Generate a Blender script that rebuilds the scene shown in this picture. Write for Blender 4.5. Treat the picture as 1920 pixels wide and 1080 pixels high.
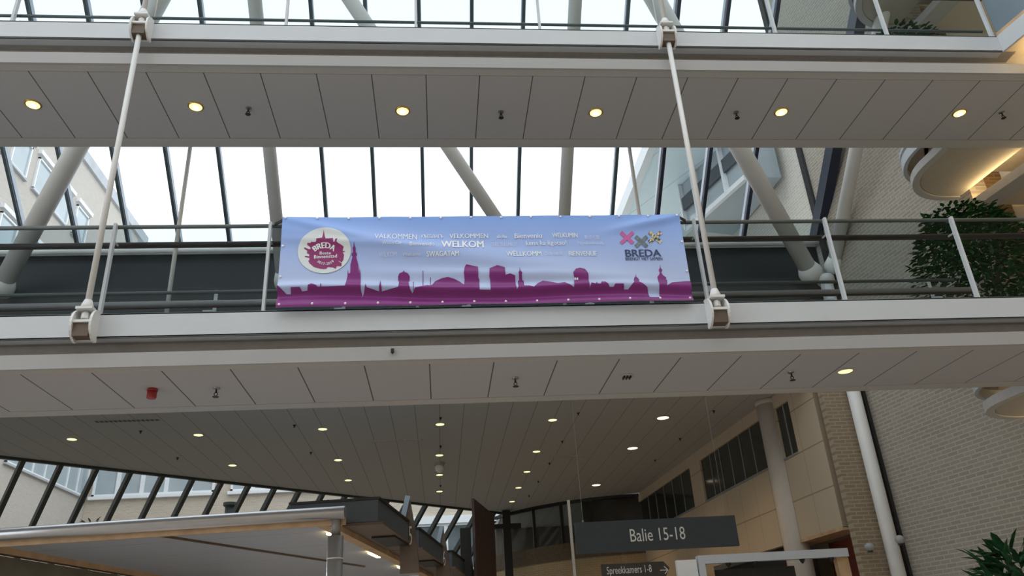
import bpy, bmesh, math, random
from mathutils import Vector, Matrix
from mathutils.geometry import tessellate_polygon
random.seed(7)
SC = bpy.context.scene
COL = SC.collection
for o in list(bpy.data.objects): bpy.data.objects.remove(o)

# ------------------------------------------------------------------ camera
F = 1460.0
RW = Matrix(((0.9951, -0.0813, -0.0568), (0.0166, -0.4279, 0.9037), (-0.0978, -0.9002, -0.4245)))  # world -> camera
CAM = Vector((0, 0, 1.6))
RT = RW.transposed()
cd = bpy.data.cameras.new('camera'); cam = bpy.data.objects.new('camera', cd); COL.objects.link(cam)
cd.sensor_width = 36; cd.lens = F / 1920 * 36; cd.clip_end = 500
q = RT.to_quaternion(); cam.rotation_mode = 'QUATERNION'; cam.rotation_quaternion = q; cam.location = CAM
SC.camera = cam

# ------------------------------------------------------------------ world, exposure
W = bpy.data.worlds.new('overcast'); SC.world = W; W.use_nodes = True
bg = W.node_tree.nodes['Background']; bg.inputs[0].default_value = (0.90, 0.96, 1.0, 1); bg.inputs[1].default_value = 1.9
SC.view_settings.view_transform = 'Standard'; SC.view_settings.look = 'None'
SC.view_settings.gamma = 1; SC.view_settings.use_curve_mapping = False
SC.view_settings.exposure = 0.0

# ------------------------------------------------------------------ survey helpers: where a sight line meets a known plane
def ray(px, py): return RT @ Vector(((px - 960) / F, -(py - 540) / F, -1))
def atY(px, py, y): r = ray(px, py); return CAM + r * (y / r.y)
def atZ(px, py, z): r = ray(px, py); return CAM + r * ((z - 1.6) / r.z)
def atX(px, py, x): r = ray(px, py); return CAM + r * (x / r.x)
def on(px, py, p0, n):
    r = ray(px, py); n = Vector(n); return CAM + r * ((Vector(p0) - CAM).dot(n) / r.dot(n))

# ------------------------------------------------------------------ materials
def nt(name):
    m = bpy.data.materials.new(name); m.use_nodes = True
    return m, m.node_tree, m.node_tree.nodes['Principled BSDF']
def mat(name, col, rough=0.6, metal=0.0, noise=0.0, scale=8.0, bump=0.0, spec=0.5):
    m, t, b = nt(name)
    b.inputs['Base Color'].default_value = (*col, 1); b.inputs['Roughness'].default_value = rough
    b.inputs['Metallic'].default_value = metal; b.inputs['Specular IOR Level'].default_value = spec
    if noise or bump:
        g = t.nodes.new('ShaderNodeNewGeometry'); n = t.nodes.new('ShaderNodeTexNoise')
        n.inputs['Scale'].default_value = scale; n.inputs['Detail'].default_value = 5
        t.links.new(g.outputs['Position'], n.inputs['Vector'])
        if noise:
            r = t.nodes.new('ShaderNodeValToRGB')
            r.color_ramp.elements[0].position = 0.3; r.color_ramp.elements[1].position = 0.7
            r.color_ramp.elements[0].color = (*[c * (1 - noise) for c in col], 1)
            r.color_ramp.elements[1].color = (*[min(1, c * (1 + noise)) for c in col], 1)
            t.links.new(n.outputs['Fac'], r.inputs['Fac']); t.links.new(r.outputs['Color'], b.inputs['Base Color'])
        if bump:
            bp = t.nodes.new('ShaderNodeBump'); bp.inputs['Strength'].default_value = bump; bp.inputs['Distance'].default_value = 0.01
            t.links.new(n.outputs['Fac'], bp.inputs['Height']); t.links.new(bp.outputs['Normal'], b.inputs['Normal'])
    return m
def dotpos(t, v):
    g = t.nodes.new('ShaderNodeNewGeometry'); d = t.nodes.new('ShaderNodeVectorMath'); d.operation = 'DOT_PRODUCT'
    d.inputs[1].default_value = v; t.links.new(g.outputs['Position'], d.inputs[0]); return d.outputs['Value']
def math_(t, op, a, b=None):
    n = t.nodes.new('ShaderNodeMath'); n.operation = op
    for i, v in enumerate((a, b)):
        if v is None: continue
        if isinstance(v, (int, float)): n.inputs[i].default_value = v
        else: t.links.new(v, n.inputs[i])
    return n.outputs[0]
def brick(name, c1, c2, mortar, udir, bw=0.23, rh=0.068, ms=0.011, off=0.5):
    m, t, b = nt(name)
    x = t.nodes.new('ShaderNodeCombineXYZ'); t.links.new(dotpos(t, udir), x.inputs[0]); t.links.new(dotpos(t, (0, 0, 1)), x.inputs[1])
    br = t.nodes.new('ShaderNodeTexBrick'); t.links.new(x.outputs[0], br.inputs['Vector'])
    br.offset = off
    br.inputs['Color1'].default_value = (*c1, 1); br.inputs['Color2'].default_value = (*c2, 1); br.inputs['Mortar'].default_value = (*mortar, 1)
    br.inputs['Scale'].default_value = 1; br.inputs['Brick Width'].default_value = bw; br.inputs['Row Height'].default_value = rh
    br.inputs['Mortar Size'].default_value = ms; br.inputs['Mortar Smooth'].default_value = 0.3; br.inputs['Bias'].default_value = 0
    t.links.new(br.outputs['Color'], b.inputs['Base Color']); b.inputs['Roughness'].default_value = 0.9
    bp = t.nodes.new('ShaderNodeBump'); bp.invert = True; bp.inputs['Strength'].default_value = 0.5; bp.inputs['Distance'].default_value = 0.008
    t.links.new(br.outputs['Fac'], bp.inputs['Height']); t.links.new(bp.outputs['Normal'], b.inputs['Normal'])
    return m
def planks(name, col, line, specs, rough=0.8, noise=0.05):
    """flat colour with thin joints: specs = [(dir, pitch, offset, width)]"""
    m, t, b = nt(name); f = None
    for d, p, o, w in specs:
        v = math_(t, 'FRACT', math_(t, 'DIVIDE', math_(t, 'SUBTRACT', dotpos(t, d), o - w / 2), p))
        l = math_(t, 'LESS_THAN', v, w / p)
        f = l if f is None else math_(t, 'MAXIMUM', f, l)
    g = t.nodes.new('ShaderNodeNewGeometry'); n = t.nodes.new('ShaderNodeTexNoise'); n.inputs['Scale'].default_value = 60
    t.links.new(g.outputs['Position'], n.inputs['Vector'])
    r = t.nodes.new('ShaderNodeValToRGB')
    r.color_ramp.elements[0].color = (*[c * (1 - noise) for c in col], 1); r.color_ramp.elements[1].color = (*[c * (1 + noise) for c in col], 1)
    t.links.new(n.outputs['Fac'], r.inputs['Fac'])
    mx = t.nodes.new('ShaderNodeMix'); mx.data_type = 'RGBA'
    t.links.new(f, mx.inputs['Factor']); t.links.new(r.outputs['Color'], mx.inputs['A']); mx.inputs['B'].default_value = (*line, 1)
    t.links.new(mx.outputs['Result'], b.inputs['Base Color']); b.inputs['Roughness'].default_value = rough
    return m
def glass(name, tint, refl=0.12, rough=0.02):
    m = bpy.data.materials.new(name); m.use_nodes = True; t = m.node_tree; t.nodes.clear()
    o = t.nodes.new('ShaderNodeOutputMaterial'); mx = t.nodes.new('ShaderNodeMixShader')
    tr = t.nodes.new('ShaderNodeBsdfTransparent'); tr.inputs[0].default_value = (*tint, 1)
    gl = t.nodes.new('ShaderNodeBsdfGlossy'); gl.inputs['Roughness'].default_value = rough
    fr = t.nodes.new('ShaderNodeFresnel'); fr.inputs['IOR'].default_value = 1.45
    ge = t.nodes.new('ShaderNodeNewGeometry')
    s = math_(t, 'MULTIPLY', math_(t, 'MULTIPLY', fr.outputs[0], math_(t, 'SUBTRACT', 1.0, ge.outputs['Backfacing'])), min(1, refl * 12))
    t.links.new(s, mx.inputs[0]); t.links.new(tr.outputs[0], mx.inputs[1]); t.links.new(gl.outputs[0], mx.inputs[2])
    t.links.new(mx.outputs[0], o.inputs[0]); return m
def emit(name, col, s):
    m = bpy.data.materials.new(name); m.use_nodes = True; t = m.node_tree; t.nodes.clear()
    o = t.nodes.new('ShaderNodeOutputMaterial'); e = t.nodes.new('ShaderNodeEmission')
    e.inputs[0].default_value = (*col, 1); e.inputs[1].default_value = s; t.links.new(e.outputs[0], o.inputs[0]); return m

BD = (-0.1435, 0.9897, 0)      # direction of the brick side wall
M = {}
M['white'] = mat('white_paint', (0.56, 0.59, 0.62), 0.45, noise=0.02, scale=3)
M['fascia'] = mat('light_grey_fascia', (0.42, 0.42, 0.425), 0.5, noise=0.02, scale=3)
M['landing_panel'] = mat('warm_grey_panel', (0.46, 0.42, 0.36), 0.8, noise=0.04, scale=20)
M['lamp_grey'] = mat('grey_lamp_shade', (0.36, 0.36, 0.36), 0.4, noise=0.04)
M['steel_white'] = mat('white_steel', (0.72, 0.72, 0.71), 0.4, noise=0.02, scale=4)
M['tube'] = mat('pale_grey_tube', (0.82, 0.82, 0.80), 0.5, noise=0.03, scale=3)
M['rim'] = mat('taupe_edge', (0.50, 0.485, 0.47), 0.7, noise=0.03, scale=20)
M['recess'] = mat('grey_recess', (0.42, 0.39, 0.36), 0.8, noise=0.06, scale=12)
M['soffit'] = planks('soffit_panels', (0.48, 0.475, 0.485), (0.10, 0.095, 0.09), [((1, 0, 0), 0.628, -0.069, 0.013)])
M['ceiling'] = planks('ceiling_planks', (0.45, 0.45, 0.43), (0.24, 0.24, 0.225), [((1, 0, 0), 0.506, 0.04, 0.016)], noise=0.08)
M['gap'] = mat('joint_black', (0.03, 0.03, 0.03), 0.8, noise=0.1)
M['rail'] = mat('grey_green_rail', (0.10, 0.12, 0.12), 0.45, noise=0.05)
M['wood_dark'] = mat('dark_handrail', (0.045, 0.03, 0.028), 0.45, noise=0.15, scale=15)
M['rail_grey'] = mat('grey_handrail', (0.25, 0.25, 0.26), 0.4, noise=0.05)
M['mullion'] = mat('blue_green_mullion', (0.05, 0.075, 0.09), 0.4, noise=0.06)
M['edge_navy'] = mat('navy_edge_beam', (0.012, 0.018, 0.04), 0.5, noise=0.1)
M['mullion_edge'] = mat('pale_glazing_cap', (0.45, 0.50, 0.60), 0.35, noise=0.03)
M['darkgreen'] = mat('dark_green_mullion', (0.045, 0.055, 0.05), 0.5, noise=0.08)
M['upstand'] = mat('dark_upstand', (0.014, 0.022, 0.028), 0.5, noise=0.15, scale=2)
M['upstand_lower'] = mat('dark_grey_upstand', (0.03, 0.038, 0.04), 0.6, noise=0.12, scale=2)
M['glass_roof'] = glass('roof_glass', (0.95, 0.98, 0.99), 0.04)
M['glass_rail'] = glass('balustrade_glass', (0.77, 0.81, 0.82), 0.018)
M['glass_clear'] = glass('clear_glass', (0.94, 0.96, 0.96), 0.05)
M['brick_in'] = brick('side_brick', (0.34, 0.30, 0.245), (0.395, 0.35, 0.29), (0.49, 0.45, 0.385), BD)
M['brick_side_daylit'] = brick('daylit_side_brick', (0.60, 0.56, 0.50), (0.66, 0.62, 0.55), (0.78, 0.74, 0.67), BD)  # lighter copy of the side brick, outdoor daylight put into its colour
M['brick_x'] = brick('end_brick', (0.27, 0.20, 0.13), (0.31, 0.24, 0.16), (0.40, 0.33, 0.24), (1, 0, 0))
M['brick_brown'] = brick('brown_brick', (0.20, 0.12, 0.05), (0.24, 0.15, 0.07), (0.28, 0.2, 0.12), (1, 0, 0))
M['brick_out_y'] = brick('pale_brick_wing', (0.48, 0.44, 0.395), (0.53, 0.485, 0.44), (0.52, 0.485, 0.445), (0, 1, 0))
M['brick_out_x'] = brick('pale_brick_back', (0.50, 0.43, 0.35), (0.57, 0.49, 0.41), (0.62, 0.56, 0.48), (1, 0, 0))
M['concrete'] = mat('grey_coping', (0.45, 0.47, 0.50), 0.8, noise=0.08, scale=2)
M['win_dark'] = mat('dark_window_glass', (0.13, 0.16, 0.175), 0.08, noise=0.3, scale=0.8)
M['win_sky'] = mat('pale_window_glass', (0.38, 0.44, 0.48), 0.06, noise=0.1, scale=0.6, spec=1.0)
M['win_frame'] = mat('white_window_frame', (0.80, 0.83, 0.86), 0.5, noise=0.02)
M['cream'] = planks('cream_panels', (0.53, 0.44, 0.32), (0.31, 0.24, 0.16), [((0, 0, 1), 0.84, 4.06, 0.025), ((0, 1, 0), 0.84, 15.63, 0.012)], noise=0.03)
M['cream_col'] = mat('cream_column', (0.55, 0.49, 0.42), 0.6, noise=0.03, scale=5)
M['cream_wall'] = mat('cream_plaster', (0.66, 0.58, 0.46), 0.8, noise=0.03, scale=5)
M['clerestory'] = mat('dark_clerestory_glass', (0.035, 0.04, 0.033), 0.1, noise=0.2, scale=2)
M['red'] = mat('red_brown_wall', (0.16, 0.025, 0.01), 0.6, noise=0.15, scale=4)
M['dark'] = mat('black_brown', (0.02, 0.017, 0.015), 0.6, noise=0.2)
M['black'] = mat('black_metal', (0.012, 0.012, 0.013), 0.4, noise=0.1)
M['chrome'] = mat('brushed_nickel', (0.35, 0.35, 0.34), 0.3, metal=0.9, noise=0.05)
M['silver'] = mat('silver_tube', (0.58, 0.59, 0.62), 0.28, metal=0.85, noise=0.03)
M['grey_post'] = mat('grey_post', (0.27, 0.26, 0.25), 0.45, metal=0.3, noise=0.04)
M['slats'] = planks('grey_slats', (0.46, 0.51, 0.60), (0.28, 0.30, 0.36), [((0.15, 0.99, 0), 0.10, 0.0, 0.012), ((0.15, 0.99, 0), 1.2, 0.1, 0.03)], rough=0.5)
M['wood'] = mat('oak_edge', (0.52, 0.34, 0.19), 0.5, noise=0.15, scale=6)
M['slate'] = mat('slate_blue_grey', (0.075, 0.09, 0.105), 0.5, noise=0.08, scale=10)
M['brown'] = mat('brown_board', (0.12, 0.085, 0.06), 0.55, noise=0.12, scale=6)
M['fin_edge'] = mat('pale_blue_edge', (0.33, 0.42, 0.5), 0.5, noise=0.05)
M['redbrown'] = mat('red_brown_board', (0.055, 0.027, 0.026), 0.5, noise=0.4, scale=3)
M['sign'] = mat('slate_sign', (0.035, 0.045, 0.055), 0.5, noise=0.1, scale=30)
M['sign_brown'] = mat('dark_brown_sign', (0.05, 0.042, 0.035), 0.5, noise=0.1, scale=30)
M['letters'] = mat('pale_letters', (0.72, 0.72, 0.70), 0.6, noise=0.02)
M['lamp'] = emit('amber_lamp', (1.0, 0.74, 0.28), 2.2)
M['lamp_core'] = emit('lamp_core', (1.0, 0.93, 0.65), 7)
M['lamp_hall'] = emit('yellow_white_lamp', (1.0, 0.95, 0.42), 1.7)
M['lamp_warm'] = emit('peach_lamp', (1.0, 0.80, 0.52), 2.4)
M['cove'] = emit('cove_tube', (1.0, 0.72, 0.33), 16)
M['gold'] = mat('gold_reflector', (0.75, 0.45, 0.08), 0.25, metal=0.9, noise=0.05)
M['red_plastic'] = mat('red_plastic', (0.35, 0.03, 0.03), 0.4, noise=0.05)
M['leaf'] = mat('ficus_leaf', (0.03, 0.105, 0.03), 0.65, noise=0.5, scale=9, spec=0.15)
M['leaf2'] = mat('broad_leaf', (0.02, 0.08, 0.03), 0.6, noise=0.5, scale=9, spec=0.2)
M['bark'] = mat('bark', (0.12, 0.08, 0.05), 0.9, noise=0.3)
M['pot'] = mat('charcoal_pot', (0.06, 0.06, 0.06), 0.6, noise=0.1)
M['floor'] = mat('warm_stone_floor', (0.40, 0.345, 0.29), 0.55, noise=0.12, scale=1.5)
M['panel'] = planks('grey_green_panels', (0.76, 0.90, 0.95), (0.57, 0.68, 0.72), [((0.9, 0.45, 0), 1.25, 0.3, 0.03)], rough=0.4)
M['ground'] = mat('outdoor_paving', (0.35, 0.34, 0.32), 0.9, noise=0.15, scale=1)

# ------------------------------------------------------------------ mesh builder
class MB:
    def __init__(s): s.v = []; s.f = []
    def quad(s, *p): n = len(s.v); s.v += [Vector(a) for a in p]; s.f.append(tuple(range(n, n + len(p)))); return s
    def hull8(s, a, b):
        """prism between two matching rings a and b"""
        n = len(s.v); k = len(a); s.v += [Vector(x) for x in a] + [Vector(x) for x in b]
        s.f.append(tuple(range(n + k - 1, n - 1, -1))); s.f.append(tuple(range(n + k, n + 2 * k)))
        for i in range(k): j = (i + 1) % k; s.f.append((n + i, n + j, n + k + j, n + k + i))
        return s
    def box(s, x0, x1, y0, y1, z0, z1):
        return s.hull8([(x0, y0, z0), (x1, y0, z0), (x1, y1, z0), (x0, y1, z0)], [(x0, y0, z1), (x1, y0, z1), (x1, y1, z1), (x0, y1, z1)])
    def bar(s, p, q, w, h, up=(0, 0, 1)):
        p = Vector(p); q = Vector(q); d = (q - p).normalized(); u = Vector(up)
        if abs(d.dot(u)) > 0.98: u = Vector((0, 1, 0))
        a = d.cross(u).normalized() * w / 2; b = a.cross(d).normalized() * h / 2
        r = [a + b, -a + b, -a - b, a - b]
        return s.hull8([p + x for x in r], [q + x for x in r])
    def tube(s, p, q, r, n=16, r2=None):
        p = Vector(p); q = Vector(q); d = (q - p).normalized(); u = Vector((0, 0, 1)) if abs(d.z) < 0.9 else Vector((1, 0, 0))
        a = d.cross(u).normalized(); b = a.cross(d); r2 = r if r2 is None else r2
        c = [(math.cos(2 * math.pi * i / n), math.sin(2 * math.pi * i / n)) for i in range(n)]
        return s.hull8([p + (a * x + b * y) * r for x, y in c], [q + (a * x + b * y) * r2 for x, y in c])
    def lathe(s, c, prof, n=24, axis=(0, 0, 1)):
        c = Vector(c); d = Vector(axis).normalized(); u = Vector((1, 0, 0)) if abs(d.x) < 0.9 else Vector((0, 1, 0))
        a = d.cross(u).normalized(); b = d.cross(a); n0 = len(s.v)
        for r, h in prof:
            for i in range(n): t = 2 * math.pi * i / n; s.v.append(c + d * h + (a * math.cos(t) + b * math.sin(t)) * r)
        for k in range(len(prof) - 1):
            for i in range(n):
                j = (i + 1) % n; s.f.append((n0 + k * n + i, n0 + k * n + j, n0 + (k + 1) * n + j, n0 + (k + 1) * n + i))
        s.f.append(tuple(n0 + i for i in range(n - 1, -1, -1))); e = n0 + (len(prof) - 1) * n; s.f.append(tuple(e + i for i in range(n)))
        return s
    def ext(s, poly, vec):
        v = Vector(vec); return s.hull8([Vector(p) for p in poly], [Vector(p) + v for p in poly])
    def build(s, name, m, parent=None, smooth=False, bevel=0.0):
        me = bpy.data.meshes.new(name)
        base = wloc(parent) if parent else Vector((0, 0, 0))
        if parent is None and s.v:
            lo = Vector([min(v[i] for v in s.v) for i in range(3)]); hi = Vector([max(v[i] for v in s.v) for i in range(3)])
            base = Vector(((lo.x + hi.x) / 2, (lo.y + hi.y) / 2, lo.z))
        me.from_pydata([v - base for v in s.v], [], s.f); 
        bm = bmesh.new(); bm.from_mesh(me); bmesh.ops.recalc_face_normals(bm, faces=bm.faces); bm.to_mesh(me); bm.free()
        me.materials.append(m)
        o = bpy.data.objects.new(name, me); COL.objects.link(o)
        if parent: o.parent = parent
        else: o.location = base
        if smooth:
            me.polygons.foreach_set('use_smooth', [len(p.vertices) == 4 for p in me.polygons])
        if bevel:
            b = o.modifiers.new('bevel', 'BEVEL'); b.width = bevel; b.segments = 2; b.limit_method = 'ANGLE'
        return o
def wloc(o):
    v = Vector((0, 0, 0))
    while o: v += Vector(o.location); o = o.parent
    return v
def thing(name, label, cat, loc=(0, 0, 0), group=None):
    o = bpy.data.objects.new(name, None); COL.objects.link(o); o.location = loc; o.empty_display_size = 0.2
    return tag(o, label, cat, group)
def tag(o, label, cat, group=None):
    o['label'] = label; o['category'] = cat
    if group: o['group'] = group
    return o
def struct(name, mb, m, parent=None, smooth=False):
    o = mb.build(name, m, parent, smooth)
    if parent is None: o['kind'] = 'structure'
    return o
def copy_tree(o, parent=None):
    c = o.copy(); COL.objects.link(c)
    if parent: c.parent = parent
    for ch in list(o.children): copy_tree(ch, c)
    return c
def sphere_prof(r, n=8, z0=0): return [(max(1e-4, r * math.sin(math.pi * i / n)), z0 - r * math.cos(math.pi * i / n)) for i in range(n + 1)]

ZB = 4.72                # floor edge of the lower bridge
ST = 3.615               # storey height between the two bridges
Y0 = 7.03                # front face of both bridges
CZ = 6.27                # hall ceiling

# ================================================================== STRUCTURE
struct('floor', MB().box(-16, 14, -9, 32, -0.2, 0), M['floor'])
struct('ground_outside', MB().box(-45, 40, 32, 60, -0.25, -0.05), M['ground'])
# hall ceiling
ce = [(-14.66, 13.98), (9.3, 13.98), (9.3, 26.5), (6.75, 26.3), (5.15, 26.8), (3.32, 28.1), (2.3, 29.55), (-2.05, 25.22), (-6.49, 21.3), (-9.8, 18.3)]
struct('ceiling', MB().ext([(x, y, CZ) for x, y in ce], (0, 0, 0.35)), M['ceiling'])
struct('bounce_slab', MB().ext([(x, y, CZ + 0.35) for x, y in ce], (0, 0, 0.08)), mat('pale_bounce', (0.72, 0.71, 0.69), 0.9, noise=0.1, scale=6))  # unseen pale slab added to bounce daylight up under the overhang
# upstand under the roof glass
struct('wall_upstand', MB().box(-14.6, 7.95, 13.82, 13.97, CZ - 0.05, 8.25), M['upstand_lower'])
struct('trim_1', MB().box(-14.6, 7.95, 13.84, 13.97, 8.25, 8.96), M['upstand'])
mb = MB(); mb.tube((-14.6, 13.68, 8.96), (7.95, 13.68, 8.96), 0.05)
struct('trim_2', mb, M['tube'], smooth=True)
struct('trim_3', MB().box(-14.6, 7.95, 13.8, 13.97, 8.96, 9.1), M['tube'])

# sloped roof glass: plane through (0,13.8,9.1), rising toward the viewer
RD = Vector((0, -1.918, 1.715)).normalized(); RN = Vector((0, 1.715, 1.918)).normalized()
R0 = Vector((0, 13.8, 9.1)); RL = 13.5
w1 = MB().quad((-14.6, 13.8, 9.1), (8.2, 13.8, 9.1), Vector((8.2, 13.8, 9.1)) + RD * RL, Vector((-14.6, 13.8, 9.1)) + RD * RL)
win1 = struct('window_1', MB().box(-14.6, 8.1, 13.75, 13.85, 9.1, 9.16), M['mullion'])
w1.build('glass_pane', M['glass_roof'], win1)
for k in range(-12, 7):
    x = 0.72 + 0.935 * k + (0.03 if k > 2 else 0)
    p = Vector((x, 13.8, 9.1)) - RN * 0.075
    mb = MB().bar(p, p + RD * RL, 0.055, 0.15, RN); b = mb.build('glazing_bar', M['mullion'] if k < 4 else M['edge_navy'], win1)
    sg = -1 if k > 0 else 1
    cw = 0.012 if k < 4 else 0.04; pe = p + Vector((sg * (0.0276 + cw / 2), 0, 0)) + RN * 0.02
    MB().bar(pe, pe + RD * RL, cw, 0.11, RN).build('cap_strip', M['mullion_edge'], b)
mb = MB(); p = Vector((8.0, 13.8, 9.1)); mb.bar(p, p + RD * RL, 0.2, 0.3, RN); mb.build('edge_beam', M['edge_navy'], win1)

# inclined rafter tubes and braces under the glass
P0 = (0, 13.0, 1.6 + 0.5425 * 13.0)
def rp(px, py): return on(px, py, P0, RN)
def roof_tube(name, a, b, r, label, cat, foot=True):
    b = a + (b - a).normalized() * max((b - a).length, 0)
    t = thing(name, label, cat, a, 'tubes carrying the sloped glass roof')
    MB().tube(a, b, r, 24).build('tube', M['tube'], t, smooth=True)
    d = (b - a).normalized()
    if foot: MB().lathe(a, [(r * 1.3, -0.10), (r * 1.38, 0.0), (r * 1.36, 0.05), (r * 1.02, 0.2)], 24, d).build('foot_cone', M['tube'], t, smooth=True)
    return t
for px, py, r, lb in ((530, 528, 0.115, 'pale grey inclined roof tube rising behind the left end of the banner'),
                      (1052, 525, 0.115, 'pale grey inclined roof tube rising behind the right half of the banner'),
                      (1562, 500, 0.125, 'pale grey inclined roof tube running up along the brick side wall')):
    a = rp(px, py); roof_tube('rafter_tube', a, a + RD * 11.5, r, lb, 'roof tube', foot=(px != 1052))
for (p1, p2, r, lb) in (((2, 538), (285, 20), 0.165, 'thick pale brace leaning right at the left edge below the upper bridge'),
                        ((1007, 525), (670, 20), 0.125, 'slimmer pale brace leaning left behind the middle of the banner'),
                        ((1520, 512), (1240, 20), 0.17, 'thick pale brace leaning left with a cone foot, near the brick wall')):
    a = rp(*p1); b = rp(*p2); roof_tube('brace_tube', a, b + (b - a) * 0.3, r, lb, 'roof brace')

# brick side wall, end strip, pillar
def wl(y): return 8.03 - 0.145 * (y - 13.5)
def bwall(y0, y1, z0, z1, th=0.3): return MB().ext([(wl(y0), y0, z0), (wl(y1), y1, z0), (wl(y1) + th, y1, z0), (wl(y0) + th, y0, z0)], (0, 0, z1 - z0))
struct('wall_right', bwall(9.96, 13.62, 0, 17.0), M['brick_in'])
struct('wall_right_outside', bwall(13.63, 20.5, CZ + 0.4, 12.19), M['brick_side_daylit'])
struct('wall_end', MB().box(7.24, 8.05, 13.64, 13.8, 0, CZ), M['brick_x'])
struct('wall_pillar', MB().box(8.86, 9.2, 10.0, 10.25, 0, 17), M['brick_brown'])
struct('trim_4', MB().ext([(7.97, 13.5, 0), (8.025, 13.5, 0), (8.0, 13.64, 0), (7.95, 13.64, 0)], (0, 0, 17)), M['gap'])
t = thing('round_column', 'slim light grey round column standing in the corner of the brick walls', 'column', (7.72, 13.5, 0))
MB().tube((7.74, 13.46, 0), (7.78, 13.46, 7.95), 0.12, 24).build('shaft', M['tube'], t, smooth=True)
MB().lathe((7.78, 13.46, 7.9), [(0.13, 0), (0.17, 0.05), (0.17, 0.16), (0.13, 0.2)], 24).build('collar', M['steel_white'], t, smooth=True)

# cream panelled wall on the right of the hall
CP = (7.16, 15.5, 0); CN = (1, 0.039, 0)
def cx(y): return 7.16 - 0.039 * (y - 15.5)
def cquad(y0, y1, z0, z1, d0=0.0, d1=0.12):
    return MB().ext([(cx(y0) + d0, y0, z0), (cx(y1) + d0, y1, z0), (cx(y1) + d1, y1, z0), (cx(y0) + d1, y0, z0)], (0, 0, z1 - z0))
wc = struct('wall_cream', cquad(13.95, 26.5, 3.32, 4.92), M['cream'])
cquad(13.95, 26.5, 6.0, CZ).build('panel_band', M['cream'], wc)
for a, b in ((13.95, 14.98), (15.64, 16.43), (20.4, 21.24)): cquad(a, b, 4.92, 6.0).build('panel_pier', M['cream'], wc)
cquad(13.95, 16.2, 3.27, 3.33, -0.01, 0.5).build('lower_edge', M['wood'], wc)
for i, (a, b, n) in enumerate(((14.98, 15.64, 2), (16.43, 20.4, 6), (21.24, 26.4, 6))):
    w = struct('window_%d' % (i + 3), cquad(a, b, 4.92, 6.0, 0.05, 0.09), M['clerestory'])
    for k in range(1, n):
        y = a + (b - a) * k / n; cquad(y - 0.012, y + 0.012, 4.92, 6.0, 0.03, 0.06).build('glazing_bar', M['rail_grey'], w)
    cquad(a, b, 4.90, 4.94, -0.01, 0.06).build('sill', M['rail_grey'], w)
struct('wall_hall_side', MB().box(9.3, 9.5, 13.98, 33.4, 0, 6.9), M['cream_wall'])
struct('wall_red', cquad(13.9, 16.3, 0, 3.30, 0.9, 1.0), M['red'])
struct('wall_under_cream', cquad(16.3, 26.5, 0, 3.30, 0.5, 0.6), M['dark'])
t = thing('cream_column', 'thick cream round column standing before the panelled wall', 'column', (7.16, 15.9, 0))
MB().tube((7.16, 15.9, 0), (7.16, 15.9, CZ), 0.25, 32).build('shaft', M['cream_col'], t, smooth=True)
mb = MB().lathe((7.16, 15.9, 6.17), [(0.25, 0), (0.27, 0.02), (0.27, 0.1)], 32); mb.build('capital', M['cream_col'], t, smooth=True)

# curved far balcony front
arc = [Vector((2.0, 30.0)), Vector((2.45, 29.2)), Vector((3.32, 28.1)), Vector((4.2, 27.35)), Vector((5.15, 26.8)), Vector((6.1, 26.5)), Vector((7.2, 26.3))]
def band(z0, z1, off, th=0.15, pts=arc):
    mb = MB(); n = len(pts)
    for i in range(n - 1):
        a, b = pts[i], pts[i + 1]; d = (b - a).normalized(); nn = Vector((-d.y, d.x)) * -1
        nn = -nn if nn.y > 0 else nn
        a0, b0 = a - nn * off, b - nn * off; a1, b1 = a0 - nn * th, b0 - nn * th
        mb.hull8([(a0.x, a0.y, z0), (b0.x, b0.y, z0), (b1.x, b1.y, z0), (a1.x, a1.y, z0)], [(a0.x, a0.y, z1), (b0.x, b0.y, z1), (b1.x, b1.y, z1), (a1.x, a1.y, z1)])
    return mb
wb = struct('wall_back', band(4.35, 4.88, 0), mat('dark_curved_brick', (0.13, 0.10, 0.065), 0.8, noise=0.2, scale=12))
band(3.55, 4.35, 0.03).build('lower_band', brick('warm_curved_brick', (0.40, 0.30, 0.17), (0.44, 0.34, 0.2), (0.5, 0.4, 0.28), (0.95, -0.3, 0)), wb)
band(0, 3.55, 0.25).build('dark_recess', M['dark'], wb)
w2 = struct('window_7', band(4.88, 6.2, 0.12, 0.02, arc[:5]), M['glass_clear'])
for i in range(0, 5):
    a = arc[i]; MB().box(a.x - 0.05, a.x + 0.05, a.y + 0.03, a.y + 0.17, 4.88, 6.25).build('window_post', M['black'], w2)
band(6.17, 6.27, 0.0, 0.14).build('head_rail', M['black'], w2)
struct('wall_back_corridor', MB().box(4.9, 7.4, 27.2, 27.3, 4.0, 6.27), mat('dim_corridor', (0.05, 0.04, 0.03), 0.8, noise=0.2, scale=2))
struct('wall_back_room', MB().box(2.2, 9.0, 33.2, 33.4, 0, 6.27), mat('dim_room', (0.16, 0.145, 0.12), 0.8, noise=0.15, scale=1))
struct('ceiling_back', MB().box(2.3, 9.0, 26.85, 33.4, 6.28, 6.5), M['ceiling'])

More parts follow.
